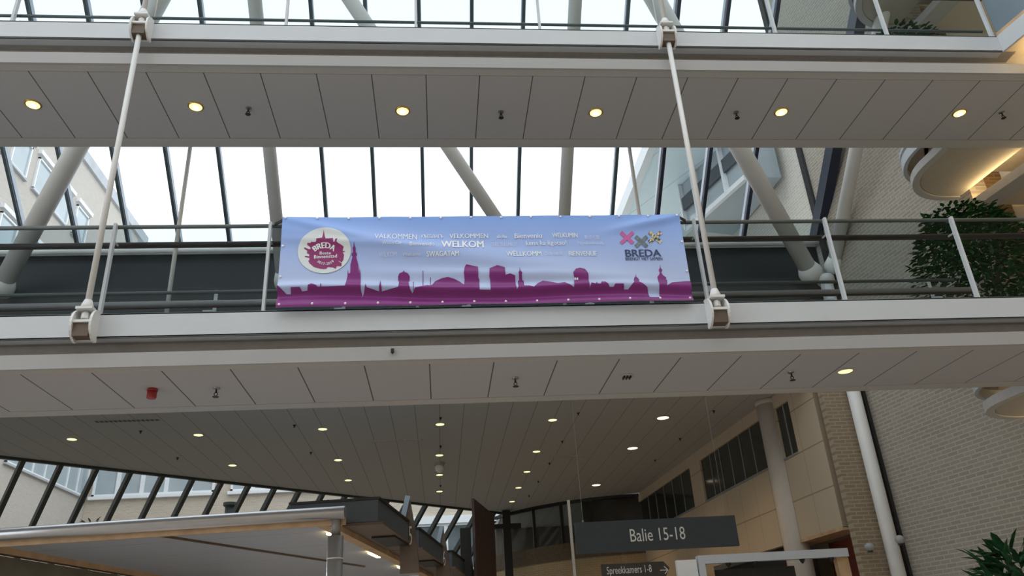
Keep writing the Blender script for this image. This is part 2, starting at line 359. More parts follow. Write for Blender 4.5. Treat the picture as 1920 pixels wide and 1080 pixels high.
# lower-left slanted glass wall, from the ceiling edge down and out
ED = Vector((0.747, 0.665, 0)).normalized(); SD = Vector((-0.47, 0.53, -0.707)).normalized()
E0 = Vector((-9.8, 18.3, CZ))
def edge(s): return E0 + ED * s
win2 = struct('window_2', MB().bar(edge(-5.5) + Vector((0, 0, -0.02)), edge(16.2) + Vector((0, 0, -0.02)), 0.1, 0.08), M['darkgreen'])
MB().quad(edge(-5.5), edge(16.2), edge(16.2) + SD * 8.6, edge(-5.5) + SD * 8.6).build('glass_pane', M['glass_clear'], win2)
SN = ED.cross(SD).normalized()
for k in range(-7, 20):
    p = edge(0.48 + 0.805 * k); wdt = 0.13 if k != 19 else 0.3
    MB().bar(p, p + SD * 8.6, 0.10, 0.16, SN).build('glazing_bar', M['darkgreen'], win2)
t = thing('dark_post', 'dark vertical post standing behind the slanted glass bars', 'post', (-6.0, 24.0, 0))
MB().tube((-5.95, 23.4, 0), (-5.95, 23.4, 5.95), 0.14, 16).build('shaft', M['darkgreen'], t, smooth=True)
MB().lathe((-5.95, 23.4, 5.85), [(0.14, 0), (0.2, 0.04), (0.2, 0.12)], 16).build('head_plate', M['darkgreen'], t)
a = Vector((2.38, 28.6, 0)); t = thing('dark_pillar', 'black pillar with a bracket at the left end of the curved balcony', 'pillar', a)
MB().box(a.x - 0.14, a.x + 0.14, a.y - 0.1, a.y + 0.1, 0, CZ - 0.02).build('shaft', M['black'], t)
MB().box(a.x - 0.55, a.x + 0.5, a.y - 0.16, a.y + 0.02, 5.62, 5.78).build('bracket', M['black'], t)

# atrium enclosure behind the camera
struct('wall_rear', MB().box(-16, 14, -9.3, -9, 0, 17), M['brick_out_x'])

# ================================================================== OUTDOOR BUILDINGS
wing = thing('brick_building', 'pale brick building with rows of white framed windows seen through the glass on the left', 'building', (-16.2, 24, 0))
MB().box(-24, -16.2, 4, 39, 0, 23.4).build('wing_wall', M['brick_out_y'], wing)
MB().box(-24, 14, 38, 46, 0, 14).build('back_wall', M['brick_out_x'], wing)
MB().box(-24.1, -16.05, 4, 40, 23.4, 23.95).build('roof_coping', M['concrete'], wing)
MB().box(-16.05, 14, 37.85, 38.1, 13.6, 14.1).build('back_coping', M['concrete'], wing)
def wing_window(y0, y1, z0, z1, n=1):
    f = MB(); x = -16.2; w = 0.07
    for a, b, c, d in ((y0, y1, z0, z0 + w), (y0, y1, z1 - w, z1), (y0, y0 + w, z0, z1), (y1 - w, y1, z0, z1)): f.box(x - 0.02, x + 0.09, a, b, c, d)
    for k in range(1, n): y = y0 + (y1 - y0) * k / n; f.box(x - 0.02, x + 0.08, y - 0.04, y + 0.04, z0, z1)
    o = f.build('window_frame', M['win_frame'], wing)
    MB().box(x - 0.02, x + 0.03, y0 + w, y1 - w, z0 + w, z1 - w).build('pane', M['win_sky'], o)
    MB().box(x - 0.02, x + 0.16, y0 - 0.1, y1 + 0.15, z1 + 0.12, z1 + 0.3).build('lintel', M['win_frame'], o)
    MB().box(x - 0.02, x + 0.13, y0 - 0.05, y1 + 0.05, z0 - 0.08, z0).build('sill', M['concrete'], o)
for z in (19.72, 16.2, 12.7):
    for k in range(0, 6): y = 22.6 + 1.86 * k + (0.0 if z > 19 else 0.3); wing_window(y, y + 1.25, z, z + 1.5)
for y0, y1, n in ((23.5, 27.8, 4), (30.6, 37.85, 7)): wing_window(y0, y1, 9.17, 10.9, n)
for y0 in (25.0, 28.0): wing_window(y0, y0 + 1.5, 5.6, 7.4, 2)
def back_window(x0, x1, z0, z1, n, m='win_dark', head=True):
    f = MB(); y = 38; w = 0.1
    for a, b, c, d in ((x0, x1, z0, z0 + w), (x0, x1, z1 - w, z1), (x0, x0 + w, z0, z1), (x1 - w, x1, z0, z1)): f.box(a, b, y - 0.12, y + 0.02, c, d)
    for k in range(1, n): x = x0 + (x1 - x0) * k / n; f.box(x - 0.09, x + 0.09, y - 0.11, y + 0.02, z0, z1)
    o = f.build('window_frame', M['win_frame'], wing)
    MB().box(x0 + w, x1 - w, y - 0.04, y + 0.02, z0 + w, z1 - w).build('pane', M[m], o)
    MB().box(x0 - 0.1, x1 + 0.1, y - 0.22, y + 0.02, z0 - 0.14, z0).build('sill', M['win_frame'], o)
    if head: MB().box(x0 - 0.1, x1 + 0.1, y - 0.25, y + 0.02, z1, z1 + 0.35).build('lintel', M['win_frame'], o)
back_window(-15.9, -10.45, 9.2, 11.1, 5, 'win_sky')
back_window(-9.7, -4.6, 9.2, 11.1, 5, 'win_sky')
back_window(-3.9, 1.7, 5.2, 7.3, 4); back_window(2.6, 6.4, 5.2, 7.3, 3); back_window(-10.5, -5.0, 5.2, 7.3, 4)

ov = thing('overhanging_volume', 'grey panelled overhang with a white edge and glazed bay outside the roof glass', 'building', (8, 18, 10.9))
MB().box(5.2, 14, 14.2, 22, 12.2, 12.35).build('soffit', M['panel'], ov)
MB().box(5.02, 5.2, 14.1, 22.2, 12.12, 12.5).build('edge_trim', M['win_frame'], ov)
A = Vector((6.95, 14.15, 10.9)); B = Vector((6.3, 16.5, 10.9))
bay = MB().ext([A, B, B + Vector((1.3, 0.3, 0)), A + Vector((0.8, 0, 0))], (0, 0, 1.29)).build('glazed_bay', M['win_sky'], ov)
MB().bar(A + Vector((-0.03, 0, 0)), B + Vector((-0.03, 0, 0)), 0.1, 0.12).build('bottom_frame', M['win_frame'], bay)
for s in (0.28, 0.72, 1.0): p = A.lerp(B, s) + Vector((-0.04, 0, 0)); MB().bar(p, p + Vector((0, 0, 1.29)), 0.10 if s != 0.72 else 0.22, 0.1).build('bay_post', M['win_frame'], bay)
MB().bar(A + Vector((-0.05, 0, 0.7)), B + Vector((-0.05, 0, 0.7)), 0.05, 0.35).build('dark_band', M['slate'], bay)

# ================================================================== FOOTBRIDGES
XL, XR = -9.5, 7.14
def hanger_bracket(parent, x, zt):
    """forged clevis on the beam face"""
    z0 = zt - 0.285; yf = Y0
    br = MB().box(x - 0.075, x + 0.075, yf - 0.02, yf - 0.001, z0, zt).build('hanger_bracket', M['steel_white'], parent)
    MB().box(x - 0.075, x + 0.075, yf - 0.15, yf - 0.02, z0 + 0.14, z0 + 0.165).build('middle_plate', M['steel_white'], br)
    MB().box(x - 0.075, x + 0.075, yf - 0.15, yf - 0.02, zt - 0.01, zt + 0.015).build('top_plate', M['steel_white'], br)
    MB().box(x - 0.07, x + 0.07, yf - 0.13, yf + 0.01, z0 + 0.01, z0 + 0.135).build('lower_block', M['brown'], br)  # shade between the cheek plates put into its brown colour
    for s in (-1, 1):
        pts = []
        for k in range(13):
            a = -math.pi / 2 + math.pi * k / 12
            pts.append((0, -0.155 * math.cos(a) - 0.01, (z0 + zt) / 2 + 0.16 * math.sin(a)))
        poly = [(x + s * 0.075, yf + p[1], p[2]) for p in pts] + [(x + s * 0.075, yf + 0.01, zt + 0.01), (x + s * 0.075, yf + 0.01, z0)]
        MB().ext(poly, (s * 0.022, 0, 0)).build('cheek_plate', M['steel_white'], br)
    for z in (z0 + 0.215, z0 + 0.095): MB().lathe((x, yf - 0.085, z), [(0.036, -0.02), (0.036, 0.03), (0.02, 0.05)], 6).build('nut', M['tube'], br)
def footbridge(z, label, posts, upper):
    t = thing('footbridge', label, 'footbridge', (0, Y0 + 0.9, z - 0.5))
    zb = z - 0.25; dz = 0.05 if upper else 0.0; yp = 8.43 if upper else 8.34
    b = MB(); b.box(XL, XR, Y0, Y0 + 0.022, zb, z); b.box(XL, XR, Y0, Y0 + 0.12, zb, zb + 0.02); b.box(XL, XR, Y0, Y0 + 0.12, z - 0.02, z)
    b.build('front_beam', M['white'], t, bevel=0.004)
    MB().box(XL, XR, 8.66, 8.78, zb, z).build('rear_beam', M['white'], t)
    MB().box(XL, XR + 0.6, Y0 + 0.12, 8.66, z - 0.1, z - 0.02).build('deck', M['recess'], t)
    r = MB().box(XL, XR + 0.5, Y0 + 0.22, Y0 + 0.26, zb - 0.26 - dz, z - 0.1).build('recess_board', M['recess'], t)
    MB().box(XL, XR + 0.2, Y0 + 0.022, Y0 + 0.22, zb + 0.02, zb + 0.03).build('recess_shelf', M['recess'], t)
    zt_, zl_ = z - 0.40 - dz, z - 0.532 - dz
    MB().hull8([(XL, Y0, zt_), (XL, Y0 + 0.03, zt_), (XL, Y0 + 0.055, zl_), (XL, Y0 + 0.02, zl_)], [(XR + 1.2, Y0, zt_), (XR + 1.2, Y0 + 0.03, zt_), (XR + 1.2, Y0 + 0.055, zl_), (XR + 1.2, Y0 + 0.02, zl_)]).build('fascia', M['fascia'], t)
    zs = z - 0.53 - dz
    MB().box(XL, XR + 1.3, Y0 + 0.09, Y0 + 0.14, zs + 0.05, z - 0.41 - dz).build('fascia_return', M['rim'], t)
    zf = zs
    MB().box(XL, XR + 1.4, Y0 + 0.056, 7.19, zf, zf + 0.05).build('soffit_front_edge', M['rim'], t)
    MB().box(XL, XR + 1.4, 7.20, yp, zf + 0.004, zf + 0.05).build('soffit_panels', M['soffit'], t)
    MB().box(XL, XR + 1.4, 7.15, yp + 0.04, zf + 0.03, zf + 0.06).build('soffit_gap', M['gap'], t)
    MB().box(XL, XR + 1.4, yp + 0.01, yp + 0.19, zf, zf + 0.05).build('soffit_rear_edge', M['rim'], t)
    MB().box(XL, XR + 1.4, yp + 0.14, yp + 0.19, zf + 0.05, zf + 0.31).build('rear_fascia', M['rim'], t)
    for x in (-3.24, 2.81): hanger_bracket(t, x, z)
    # front railing
    xe = XR - 0.03
    MB().tube((XL, 7.10, z + 0.975), (xe, 7.10, z + 0.975), 0.021).build('top_rail', M['rail'], t, smooth=True)
    hr = MB(); hr.tube((XL, 7.21, z + 0.825), (xe + 0.3, 7.21, z + 0.825), 0.032); hr.build('handrail', M['wood_dark'], t, smooth=True)
    for x in posts:
        p = MB().box(x - 0.014, x + 0.014, 7.04, 7.09, z, z + 0.99).build('railing_post', M['white'], t)
        MB().tube((x, 7.06, z + 0.80), (x, 7.20, z + 0.815), 0.011, 8).build('handrail_bracket', M['steel_white'], p)
    gp = [XL] + sorted(set([-4.66, -3.18, -1.67, -0.18, 1.295, 2.77, 4.24, 5.71])) + [xe]
    for a, b_ in zip(gp[:-1], gp[1:]):
        MB().box(a + 0.008, b_ - 0.008, 7.095, 7.103, z + 0.02, z + 0.965).build('glass_panel', M['glass_rail'], t)
    # rear railing
    MB().tube((XL, 8.66, z + 0.975), (6.75, 8.66, z + 0.975), 0.021).build('rear_top_rail', M['rail'], t, smooth=True)
    MB().tube((XL, 8.52, z + 0.765), (6.85, 8.52, z + 0.765), 0.036).build('rear_handrail', M['rail_grey'], t, smooth=True)
    MB().tube((XL, 8.52, z + 0.725), (6.85, 8.52, z + 0.725), 0.016).build('rear_rail_channel', M['wood_dark'], t, smooth=True)
    for x in (-5.55, -4.05, -2.6, -1.1, 0.4, 1.9, 3.45, 4.95, 6.4):
        p = MB().box(x - 0.02, x + 0.02, 8.66, 8.675, z, z + 1.0).build('rear_railing_post', M['white'], t)
        MB().box(x - 0.09, x + 0.02, 8.52, 8.66, z + 0.665, z + 0.68).build('rear_handrail_bracket', M['white'], p)
    MB().box(XL, 6.75, 8.68, 8.688, z + 0.02, z + 0.965).build('rear_glass_panel', M['glass_clear'], t)
    if upper:
        MB().tube((XL, 7.115, z + 0.15), (7.05, 7.115, z + 0.15), 0.018).build('kick_rail', M['rail'], t, smooth=True)
    return t
footbridge(ZB, 'lower white footbridge crossing the hall with the blue and purple banner on its glass railing',
           (-4.66, -3.17, -1.66, -0.18, 1.29, 2.77, 4.24, 5.71), False)
footbridge(ZB + ST, 'upper white footbridge at the top of the picture with amber downlights in its underside',
           (-4.69, -1.68, -0.18, 1.30, 4.24, 5.70, 7.11), True)

# hanger rods
def rod(x, y, z0, z1, r, label, fork=True):
    t = thing('hanger_rod', label, 'hanger rod', (x, y, z0), 'rods the bridges hang from')
    MB().tube((x, y, z0), (x, y, z1), r, 14).build('rod', M['steel_white'], t, smooth=True)
    if fork: MB().lathe((x, y, z0 - 0.01), [(r * 1.9, 0), (r * 1.9, 0.03), (r * 1.2, 0.09)], 14).build('end_fitting', M['steel_white'], t, smooth=True)
YR = Y0 - 0.085
zu = ZB + ST
rod(-3.24, YR, ZB + 0.02, zu - 0.19, 0.029, 'white front hanger rod between the bridges, left of the banner')
rod(2.81, YR, ZB + 0.02, zu - 0.19, 0.029, 'white front hanger rod between the bridges, just right of the banner')
rod(-3.24, YR, zu + 0.02, zu + 4.2, 0.029, 'white hanger rod rising from the left bracket of the upper bridge')
rod(2.81, YR, zu + 0.02, zu + 4.2, 0.029, 'white hanger rod rising from the right bracket of the upper bridge')
rod(-3.2, 8.83, ZB + 0.0, zu + 0.05, 0.026, 'thin rear hanger rod seen against the sky, left of the banner', False)
rod(2.73, 8.83, ZB + 0.0, zu + 0.05, 0.026, 'thin rear hanger rod seen against the sky, above the right end of the banner', False)

# ================================================================== LANDINGS ON THE RIGHT
def landing(z, label, lit=True):
    """rounded landing beside the bridges; z = walking level"""
    t = thing('landing', label, 'landing', (8.0, 9.3, z - 0.5), 'rounded landings on the right')
    zs = z - 0.53
    out = [(7.27, 8.68)]
    c = Vector((8.15, 9.2))
    for k in range(13):
        a = math.pi - (math.pi / 2 * 1.0) * k / 12
        out.append((c.x + 0.90 * math.cos(a), c.y + 0.93 * math.sin(a)))
    out.append((8.40, 10.13)); inner_r = []
    def off(pts, d):
        r = []
        for x, y in pts:
            v = Vector((x, y)) - Vector((8.3, 8.9)); l = v.length; v = v * ((l + d) / l); r.append((v.x + 8.3, v.y + 8.9))
        return r
    inn = off(out, -0.11)
    mb = MB()
    for i in range(len(out) - 1):
        a, b, c2, d = out[i], out[i + 1], inn[i + 1], inn[i]
        mb.hull8([(*a, zs), (*b, zs), (*c2, zs), (*d, zs)], [(*a, zs + 0.12), (*b, zs + 0.12), (*c2, zs + 0.12), (*d, zs + 0.12)])
    mb.build('rim', M['rim'], t)
    inn2 = off(out, -0.125)
    poly = [(x, max(y, 8.68)) for x, y in inn2] + [(8.40, 9.97), (8.52, 8.68)]
    MB().ext([(x, y, zs + 0.015) for x, y in poly], (0, 0, 0.03)).build('soffit_panel', M['landing_panel'], t)
    up = off(out, 0.06); mb = MB()
    for i in range(len(up) - 1):
        a, b = up[i], up[i + 1]; c2, d = out[i + 1], out[i]
        mb.hull8([(*a, z - 0.25), (*b, z - 0.25), (*c2, z - 0.25), (*d, z - 0.25)], [(*a, z), (*b, z), (*c2, z), (*d, z)])
    mb.build('edge_beam', M['white'], t)
    MB().ext([(*p, z - 0.1) for p in up + [(8.5, 9.94), (10.6, 9.94), (10.6, 8.85), (7.2, 8.85)]], (0, 0, 0.06)).build('deck', M['recess'], t)
    MB().tube((8.60, 9.9, zs - 0.10), (8.76, 8.6, zs - 0.10), 0.02, 10).build('cove_lamp', M['cove'] if lit else M['rim'], t)
    # wall-side beam below the deck
    MB().ext([(8.46, 9.94, zs - 0.27), (8.64, 8.66, zs - 0.27), (9.0, 8.66, zs - 0.27), (8.8, 9.94, zs - 0.27)], (0, 0, 0.14)).build('side_beam', M['rim'], t)
    MB().ext([(8.80, 9.94, zs - 0.2), (9.0, 8.66, zs - 0.2), (10.6, 8.66, zs - 0.2), (10.6, 9.94, zs - 0.2)], (0, 0, 0.05)).build('corridor_soffit', M['cream_wall'], t)
    if not lit: return t
    ld = bpy.data.lights.new('cove_light', 'AREA'); ld.shape = 'RECTANGLE'; ld.size = 0.16; ld.size_y = 1.0; ld.energy = 6; ld.color = (1, 0.7, 0.34)
    lo = bpy.data.objects.new('cove_light', ld); COL.objects.link(lo); lo.parent = t
    lo.location = Vector((8.56, 9.3, zs - 0.11)) - wloc(t); lo.rotation_euler = (math.pi, 0, 0.145)
    return t
landing(ZB, 'rounded landing soffit peeking out under the right end of the lower bridge')
landing(ZB + ST, 'rounded landing with a glowing cove strip under the right end of the upper bridge')
landing(ZB + 2 * ST, 'grey rounded landing highest up, at the top right corner', False)
struct('wall_corridor', MB().box(9.2, 10.8, 10.05, 10.25, 0, 15), M['cream_wall'])
struct('wall_corridor_side', MB().box(10.65, 10.85, -9, 10.05, 0, 15), M['cream_wall'])
# upper landing edge turning toward the viewer
t = thing('balcony_edge', 'white balcony edge turning forward from the right end of the upper bridge', 'balcony', (7.3, 6.0, zu - 0.3))
a = Vector((7.14, 7.04, zu - 0.125)); b = Vector((7.75, 4.2, zu - 0.125))
nrm = Vector((0.978, 0.21, 0))
MB().ext([a + Vector((0, 0, -0.125)), b + Vector((0, 0, -0.125)), b + nrm * 0.03 + Vector((0, 0, -0.125)), a + nrm * 0.03 + Vector((0, 0, -0.125))], (0, 0, 0.25)).build('edge_beam', M['white'], t)
MB().ext([a + Vector((0.02, 0, 0.125)), b + Vector((0.02, 0, 0.125)), b + nrm * 0.06 + Vector((0, 0, 0.125)), a + nrm * 0.06 + Vector((0, 0, 0.125))], (0, 0, 0.06)).build('floor_strip', M['wood'], t)
MB().ext([a + nrm * 0.02 + Vector((0, 0, 0.18)), b + nrm * 0.02 + Vector((0, 0, 0.18)), b + nrm * 0.03 + Vector((0, 0, 0.18)), a + nrm * 0.03 + Vector((0, 0, 0.18))], (0, 0, 0.9)).build('glass_panel', mat('blue_grey_panel', (0.16, 0.21, 0.25), 0.25, noise=0.05, scale=1), t)
MB().ext([a + Vector((0.05, 0.05, 0.02)), b + Vector((0.05, 0, 0.02)), Vector((10.5, 4.2, zu - 0.1)), Vector((10.5, 8.6, zu - 0.1)), Vector((7.2, 8.6, zu - 0.1))], (0, 0, 0.06)).build('deck', M['cream_wall'], t)
MB().ext([a + nrm * 0.5 + Vector((0, 0, -0.34)), b + nrm * 0.5 + Vector((0, 0, -0.34)), b + nrm * 0.54 + Vector((0, 0, -0.34)), a + nrm * 0.54 + Vector((0, 0, -0.34))], (0, 0, 0.12)).build('lower_fascia', M['rim'], t)
MB().tube(a + nrm * 0.62 + Vector((0, -0.1, -0.15)), b + nrm * 0.62 + Vector((0, 0, -0.15)), 0.025, 10).build('cove_lamp', M['cove'], t)

ld = bpy.data.lights.new('cove_light', 'AREA'); ld.shape = 'RECTANGLE'; ld.size = 0.15; ld.size_y = 1.6; ld.energy = 9; ld.color = (1, 0.7, 0.34)
lo = bpy.data.objects.new('cove_light', ld); COL.objects.link(lo); lo.parent = t
lo.location = Vector((7.85, 6.3, zu - 0.33)) - wloc(t); lo.rotation_euler = (math.pi, 0, 0.2)

# ================================================================== LIGHT FITTINGS
def downlight(x, y, z, r, label, group, kind):
    t = thing('downlight', label, 'downlight', (x, y, z), group)
    MB().lathe((x, y, z), [(r * 0.8, 0.004), (r * 1.15, 0.0), (r * 1.18, -0.006), (r * 0.98, -0.012), (r * 0.82, 0.0)], 24).build('trim_ring', M['gold'] if kind == 'amber' else M['rim'], t, smooth=True)
    if kind == 'off':
        MB().lathe((x, y, z - 0.004), [(r * 0.9, 0), (r * 0.85, -0.006), (r * 0.3, -0.008)], 20).build('lamp_face', M['lamp'], t); return t
    MB().lathe((x, y, z - 0.008), [(r * 0.95, 0.0), (r * 0.93, -0.006), (r * 0.5, -0.014), (0.001, -0.016)], 24).build('lamp_face', M[{'amber': 'lamp', 'hall': 'lamp_hall', 'warm': 'lamp_warm'}[kind]], t)
    if kind == 'amber': MB().lathe((x, y, z - 0.018), [(r * 0.55, 0.0), (r * 0.4, -0.01), (0.001, -0.014)], 16).build('bulb', M['lamp_core'], t)
    ld = bpy.data.lights.new('downlight_beam', 'SPOT'); ld.spot_size = 2.0; ld.spot_blend = 0.8; ld.shadow_soft_size = r
    ld.energy = {'amber': 10, 'hall': 30, 'warm': 150}[kind]; ld.color = {'amber': (1, 0.72, 0.4), 'hall': (1, 0.86, 0.66), 'warm': (1, 0.68, 0.36)}[kind]
    lo = bpy.data.objects.new('downlight_beam', ld); COL.objects.link(lo); lo.parent = t; lo.location = (0, 0, -0.05)
    return t
ORD = ['leftmost', 'second from left', 'third from left', 'fourth from left', 'fifth from left', 'sixth from left']
zs_u = ZB + ST - 0.58; zs_l = ZB - 0.53
for i, (px, py) in enumerate(((62, 196), (367, 200), (755, 208), (1117, 211), (1465, 210), (1799, 212))):
    p = atZ(px, py, zs_u); downlight(p.x, p.y, zs_u + 0.004, 0.078, 'glowing amber downlight under the upper bridge, ' + (ORD[i] if i < 5 else 'rightmost') + ' of six', 'amber downlights under the upper bridge', 'amber')
p = atZ(1585, 696, zs_l); downlight(p.x, p.y, zs_l + 0.004, 0.085, 'pale downlight under the lower bridge, at the right', None, 'off')
rows = [('front', [(135, 823), (372, 815), (605, 804), (825, 795), (1036, 787), (1243, 783)]), ('second', [(436, 872), (634, 862), (824, 853), (1006, 846), (1186, 840)]),
        ('third', [(653, 900), (824, 890), (988, 884)]), ('fourth', [(824, 921), (972, 914), (1118, 909)]), ('rear', [(960, 940)])]
for rn, l in rows:
    for i, (px, py) in enumerate(l):
        p = atZ(px, py, CZ); w = (px in (1243, 1186, 1118))
        pos = (ORD[i] + ' in its row') if len(l) > 1 else 'alone before the curved balcony'
        if w: downlight(p.x, p.y, CZ, 0.14, 'bright peach ceiling spot ending the %s row at its right' % rn, 'hall ceiling lights', 'warm')
        else: downlight(p.x, p.y, CZ, 0.10, 'yellow-white hall ceiling light, %s row, %s' % (rn, pos), 'hall ceiling lights', 'hall')

# sprinklers, detectors, alarm
def sprinkler(x, y, z, s, label, group):
    t = thing('sprinkler', label, 'sprinkler', (x, y, z), group)
    MB().lathe((x, y, z), [(0.032 * s, 0), (0.03 * s, -0.012 * s), (0.012 * s, -0.018 * s)], 14).build('rosette', M['chrome'], t)
    m = MB(); m.tube((x, y, z - 0.01 * s), (x, y, z - 0.05 * s), 0.008 * s, 8)
    for k in (-1, 1): m.bar((x + k * 0.006 * s, y, z - 0.04 * s), (x + k * 0.017 * s, y, z - 0.06 * s), 0.006 * s, 0.006 * s); m.bar((x + k * 0.017 * s, y, z - 0.06 * s), (x, y, z - 0.085 * s), 0.006 * s, 0.006 * s)
    m.build('frame', M['black'], t)
    MB().lathe((x, y, z - 0.085 * s), [(0.03 * s, 0), (0.026 * s, -0.005 * s)], 12).build('deflector', M['black'], t)
for i, (px, py) in enumerate(((466, 203), (939, 210), (1380, 211), (1878, 211))):
    p = atZ(px, py, zs_u); sprinkler(p.x, p.y, zs_u + 0.004, 1.1, 'dark sprinkler head under the upper bridge, %s of four' % (ORD[i] if i < 3 else 'rightmost'), 'sprinklers under the upper bridge')
for i, (px, py) in enumerate(((406, 728), (966, 709), (1483, 698))):
    p = atZ(px, py, zs_l); sprinkler(p.x, p.y, zs_l + 0.004, 1.1, 'dark sprinkler head under the lower bridge, %s of three' % ('left', 'middle', 'right')[i], 'sprinklers under the lower bridge')
for i, (px, py) in enumerate(((264, 808), (552, 797), (826, 783), (1084, 774), (1338, 770), (333, 858), (583, 848), (826, 836), (1054, 827), (1275, 822), (1228, 862), (1030, 868), (826, 910), (1009, 902), (992, 929))):
    p = atZ(px, py, CZ)
    o = MB().lathe((p.x, p.y, CZ), [(0.035, 0), (0.03, -0.015), (0.012, -0.03), (0.018, -0.05), (0.015, -0.055)], 10).build('ceiling_sprinkler', M['black'])
    tag(o, 'small dark sprinkler dot on the dim hall ceiling', 'sprinkler', 'sprinkler dots on the hall ceiling')
p = atZ(286, 730, zs_l); t = thing('fire_alarm', 'red fire alarm sounder hanging under the left of the lower bridge', 'alarm', (p.x, p.y, zs_l))
MB().lathe((p.x, p.y, zs_l + 0.004), [(0.05, 0), (0.052, -0.02), (0.05, -0.025)], 20).build('base', M['red_plastic'], t, smooth=True)
MB().lathe((p.x, p.y, zs_l - 0.02), [(0.045, 0), (0.047, -0.06), (0.042, -0.075)], 20).build('sounder', M['red_plastic'], t, smooth=True)
p = atZ(1175, 705, zs_l); t = thing('recessed_fitting', 'small round unlit fitting with metal louvres under the lower bridge', 'light fitting', (p.x, p.y, zs_l))
MB().lathe((p.x, p.y, zs_l + 0.004), [(0.07, 0), (0.075, -0.006), (0.065, -0.012)], 24).build('trim_ring', M['rim'], t)
for k in (-1, 0, 1): MB().box(p.x + k * 0.034 - 0.007, p.x + k * 0.034 + 0.007, p.y - 0.04, p.y + 0.04, zs_l - 0.03, zs_l - 0.008).build('louvre', M['black'], t)
p = atY(736, 658, Y0); t = thing('cable_clip', 'tiny black box fixed to the fascia of the lower bridge', 'box', p)
MB().box(p.x - 0.015, p.x + 0.015, p.y - 0.025, p.y, p.z - 0.022, p.z + 0.016).build('housing', M['black'], t); MB().tube(p + Vector((0, -0.012, -0.02)), p + Vector((0, -0.012, -0.035)), 0.006, 8).build('cable_stub', M['black'], t)
p = atZ(824, 868, CZ); t = thing('dome_camera', 'pale dome camera on the hall ceiling between two lights', 'camera', (p.x, p.y, CZ))
MB().lathe((p.x, p.y, CZ), [(0.14, 0), (0.14, -0.05), (0.12, -0.07)], 20).build('base', M['recess'], t); MB().lathe((p.x, p.y, CZ - 0.14), sphere_prof(0.12), 20).build('dome', M['tube'], t, smooth=True)
for (x0, x1, y, dk, lb) in ((178, 302, 790, True, 'dark slotted air grille at the front left of the hall ceiling'), (696, 795, 827, False, 'pale linear air slot near the middle of the hall ceiling'), (1028, 1110, 857, False, 'faint linear air slot on the right of the hall ceiling')):
    a = atZ(x0, y, CZ); b = atZ(x1, y - 1, CZ); t = thing('air_grille', lb, 'air grille', a)
    MB().box(a.x, b.x, a.y - 0.06, a.y + 0.06, CZ - 0.012, CZ).build('frame', M['recess'] if dk else M['rim'], t)
    s = MB(); n = 14
    for k in range(n): x = a.x + (b.x - a.x) * (k + 0.2) / n; s.box(x, x + (b.x - a.x) / n * 0.6, a.y - 0.045, a.y + 0.045, CZ - 0.02, CZ - 0.012)
    s.build('slots', M['black'] if dk else M['recess'], t)

# ================================================================== BANNER
YB = 6.975
BX0, BX1, BZ0, BZ1 = -1.52, 2.585, 4.712, 5.712
def gs(x, w): return math.exp(-(x / w) ** 2)
def wave(x, z):
    u = (x - BX0) / (BX1 - BX0); v = (z - BZ0) / (BZ1 - BZ0); d = 0.0
    d += 0.022 * gs(v - (0.86 - 0.72 * u), 0.13) * gs(u - 0.33, 0.42)          # long fold falling to the right
    d += 0.010 * gs(v - (0.99 - 1.15 * u), 0.05) * gs(u - 0.1, 0.16)           # pull at the left corner
    d += 0.012 * gs(v - (0.985 - 0.9 * (1 - u)), 0.05) * gs(u - 0.93, 0.1)     # pull at the right corner
    f = 0.205 - 0.05 * u + 0.022 * math.sin(u * 9 + 0.5)
    d += 0.024 * gs(v - f, 0.042) * (0.62 + 0.38 * math.sin(4.1 * u + 0.2)) - 0.018 * gs(v - f + 0.085, 0.05)
    d += 0.010 * gs(v - 0.015, 0.045) * (0.6 + 0.4 * math.cos(5 * u))
    d += 0.014 * gs(v - (0.40 - 0.14 * u), 0.055) * gs(u - 0.52, 0.22)
    d += 0.006 * gs(v - (0.75 - 0.3 * u), 0.04) * gs(u - 0.2, 0.25)
    d += 0.003 * math.sin(17 * u + 5 * v) * (1 - v) + 0.002 * math.sin(31 * u)
    return d * 1.7
def BS(x, z, lift=0.0): return Vector((x, YB - 0.012 - wave(x, z) - lift, z))
def bpx(px, py): p = atY(px, py, YB - 0.02); return (p.x, p.z)
# printed blue, running from deep blue at the top edge to pale blue behind the skyline
m, tt, bb = nt('banner_blue'); r = tt.nodes.new('ShaderNodeValToRGB')
h = math_(tt, 'DIVIDE', math_(tt, 'SUBTRACT', dotpos(tt, (0, 0, 1)), BZ0), BZ1 - BZ0); tt.links.new(h, r.inputs[0])
r.color_ramp.elements[0].color = (0.48, 0.58, 0.86, 1); r.color_ramp.elements[0].position = 0.3
r.color_ramp.elements[1].color = (0.24, 0.42, 0.91, 1); r.color_ramp.elements[1].position = 1.0
tt.links.new(r.outputs[0], bb.inputs['Base Color']); bb.inputs['Roughness'].default_value = 0.38; M['b_blue'] = m
M['b_purple'] = mat('banner_purple', (0.215, 0.028, 0.20), 0.34, noise=0.04, scale=3, spec=0.35)
M['b_text'] = mat('banner_white_ink', (0.88, 0.91, 0.96), 0.45, noise=0.01)
M['b_faint'] = mat('banner_pale_ink', (0.70, 0.76, 0.90), 0.45, noise=0.01)
M['b_disc'] = mat('banner_disc_ink', (0.72, 0.78, 0.80), 0.42, noise=0.01)
M['b_magenta'] = mat('banner_magenta_ink', (0.28, 0.03, 0.16), 0.4, noise=0.04)
M['b_navy'] = mat('banner_navy_ink', (0.035, 0.06, 0.17), 0.45, noise=0.02)
M['b_pink'] = mat('banner_pink_ink', (0.58, 0.13, 0.38), 0.45, noise=0.04)
M['b_grey'] = mat('banner_grey_ink', (0.15, 0.20, 0.23), 0.45, noise=0.35, scale=35)
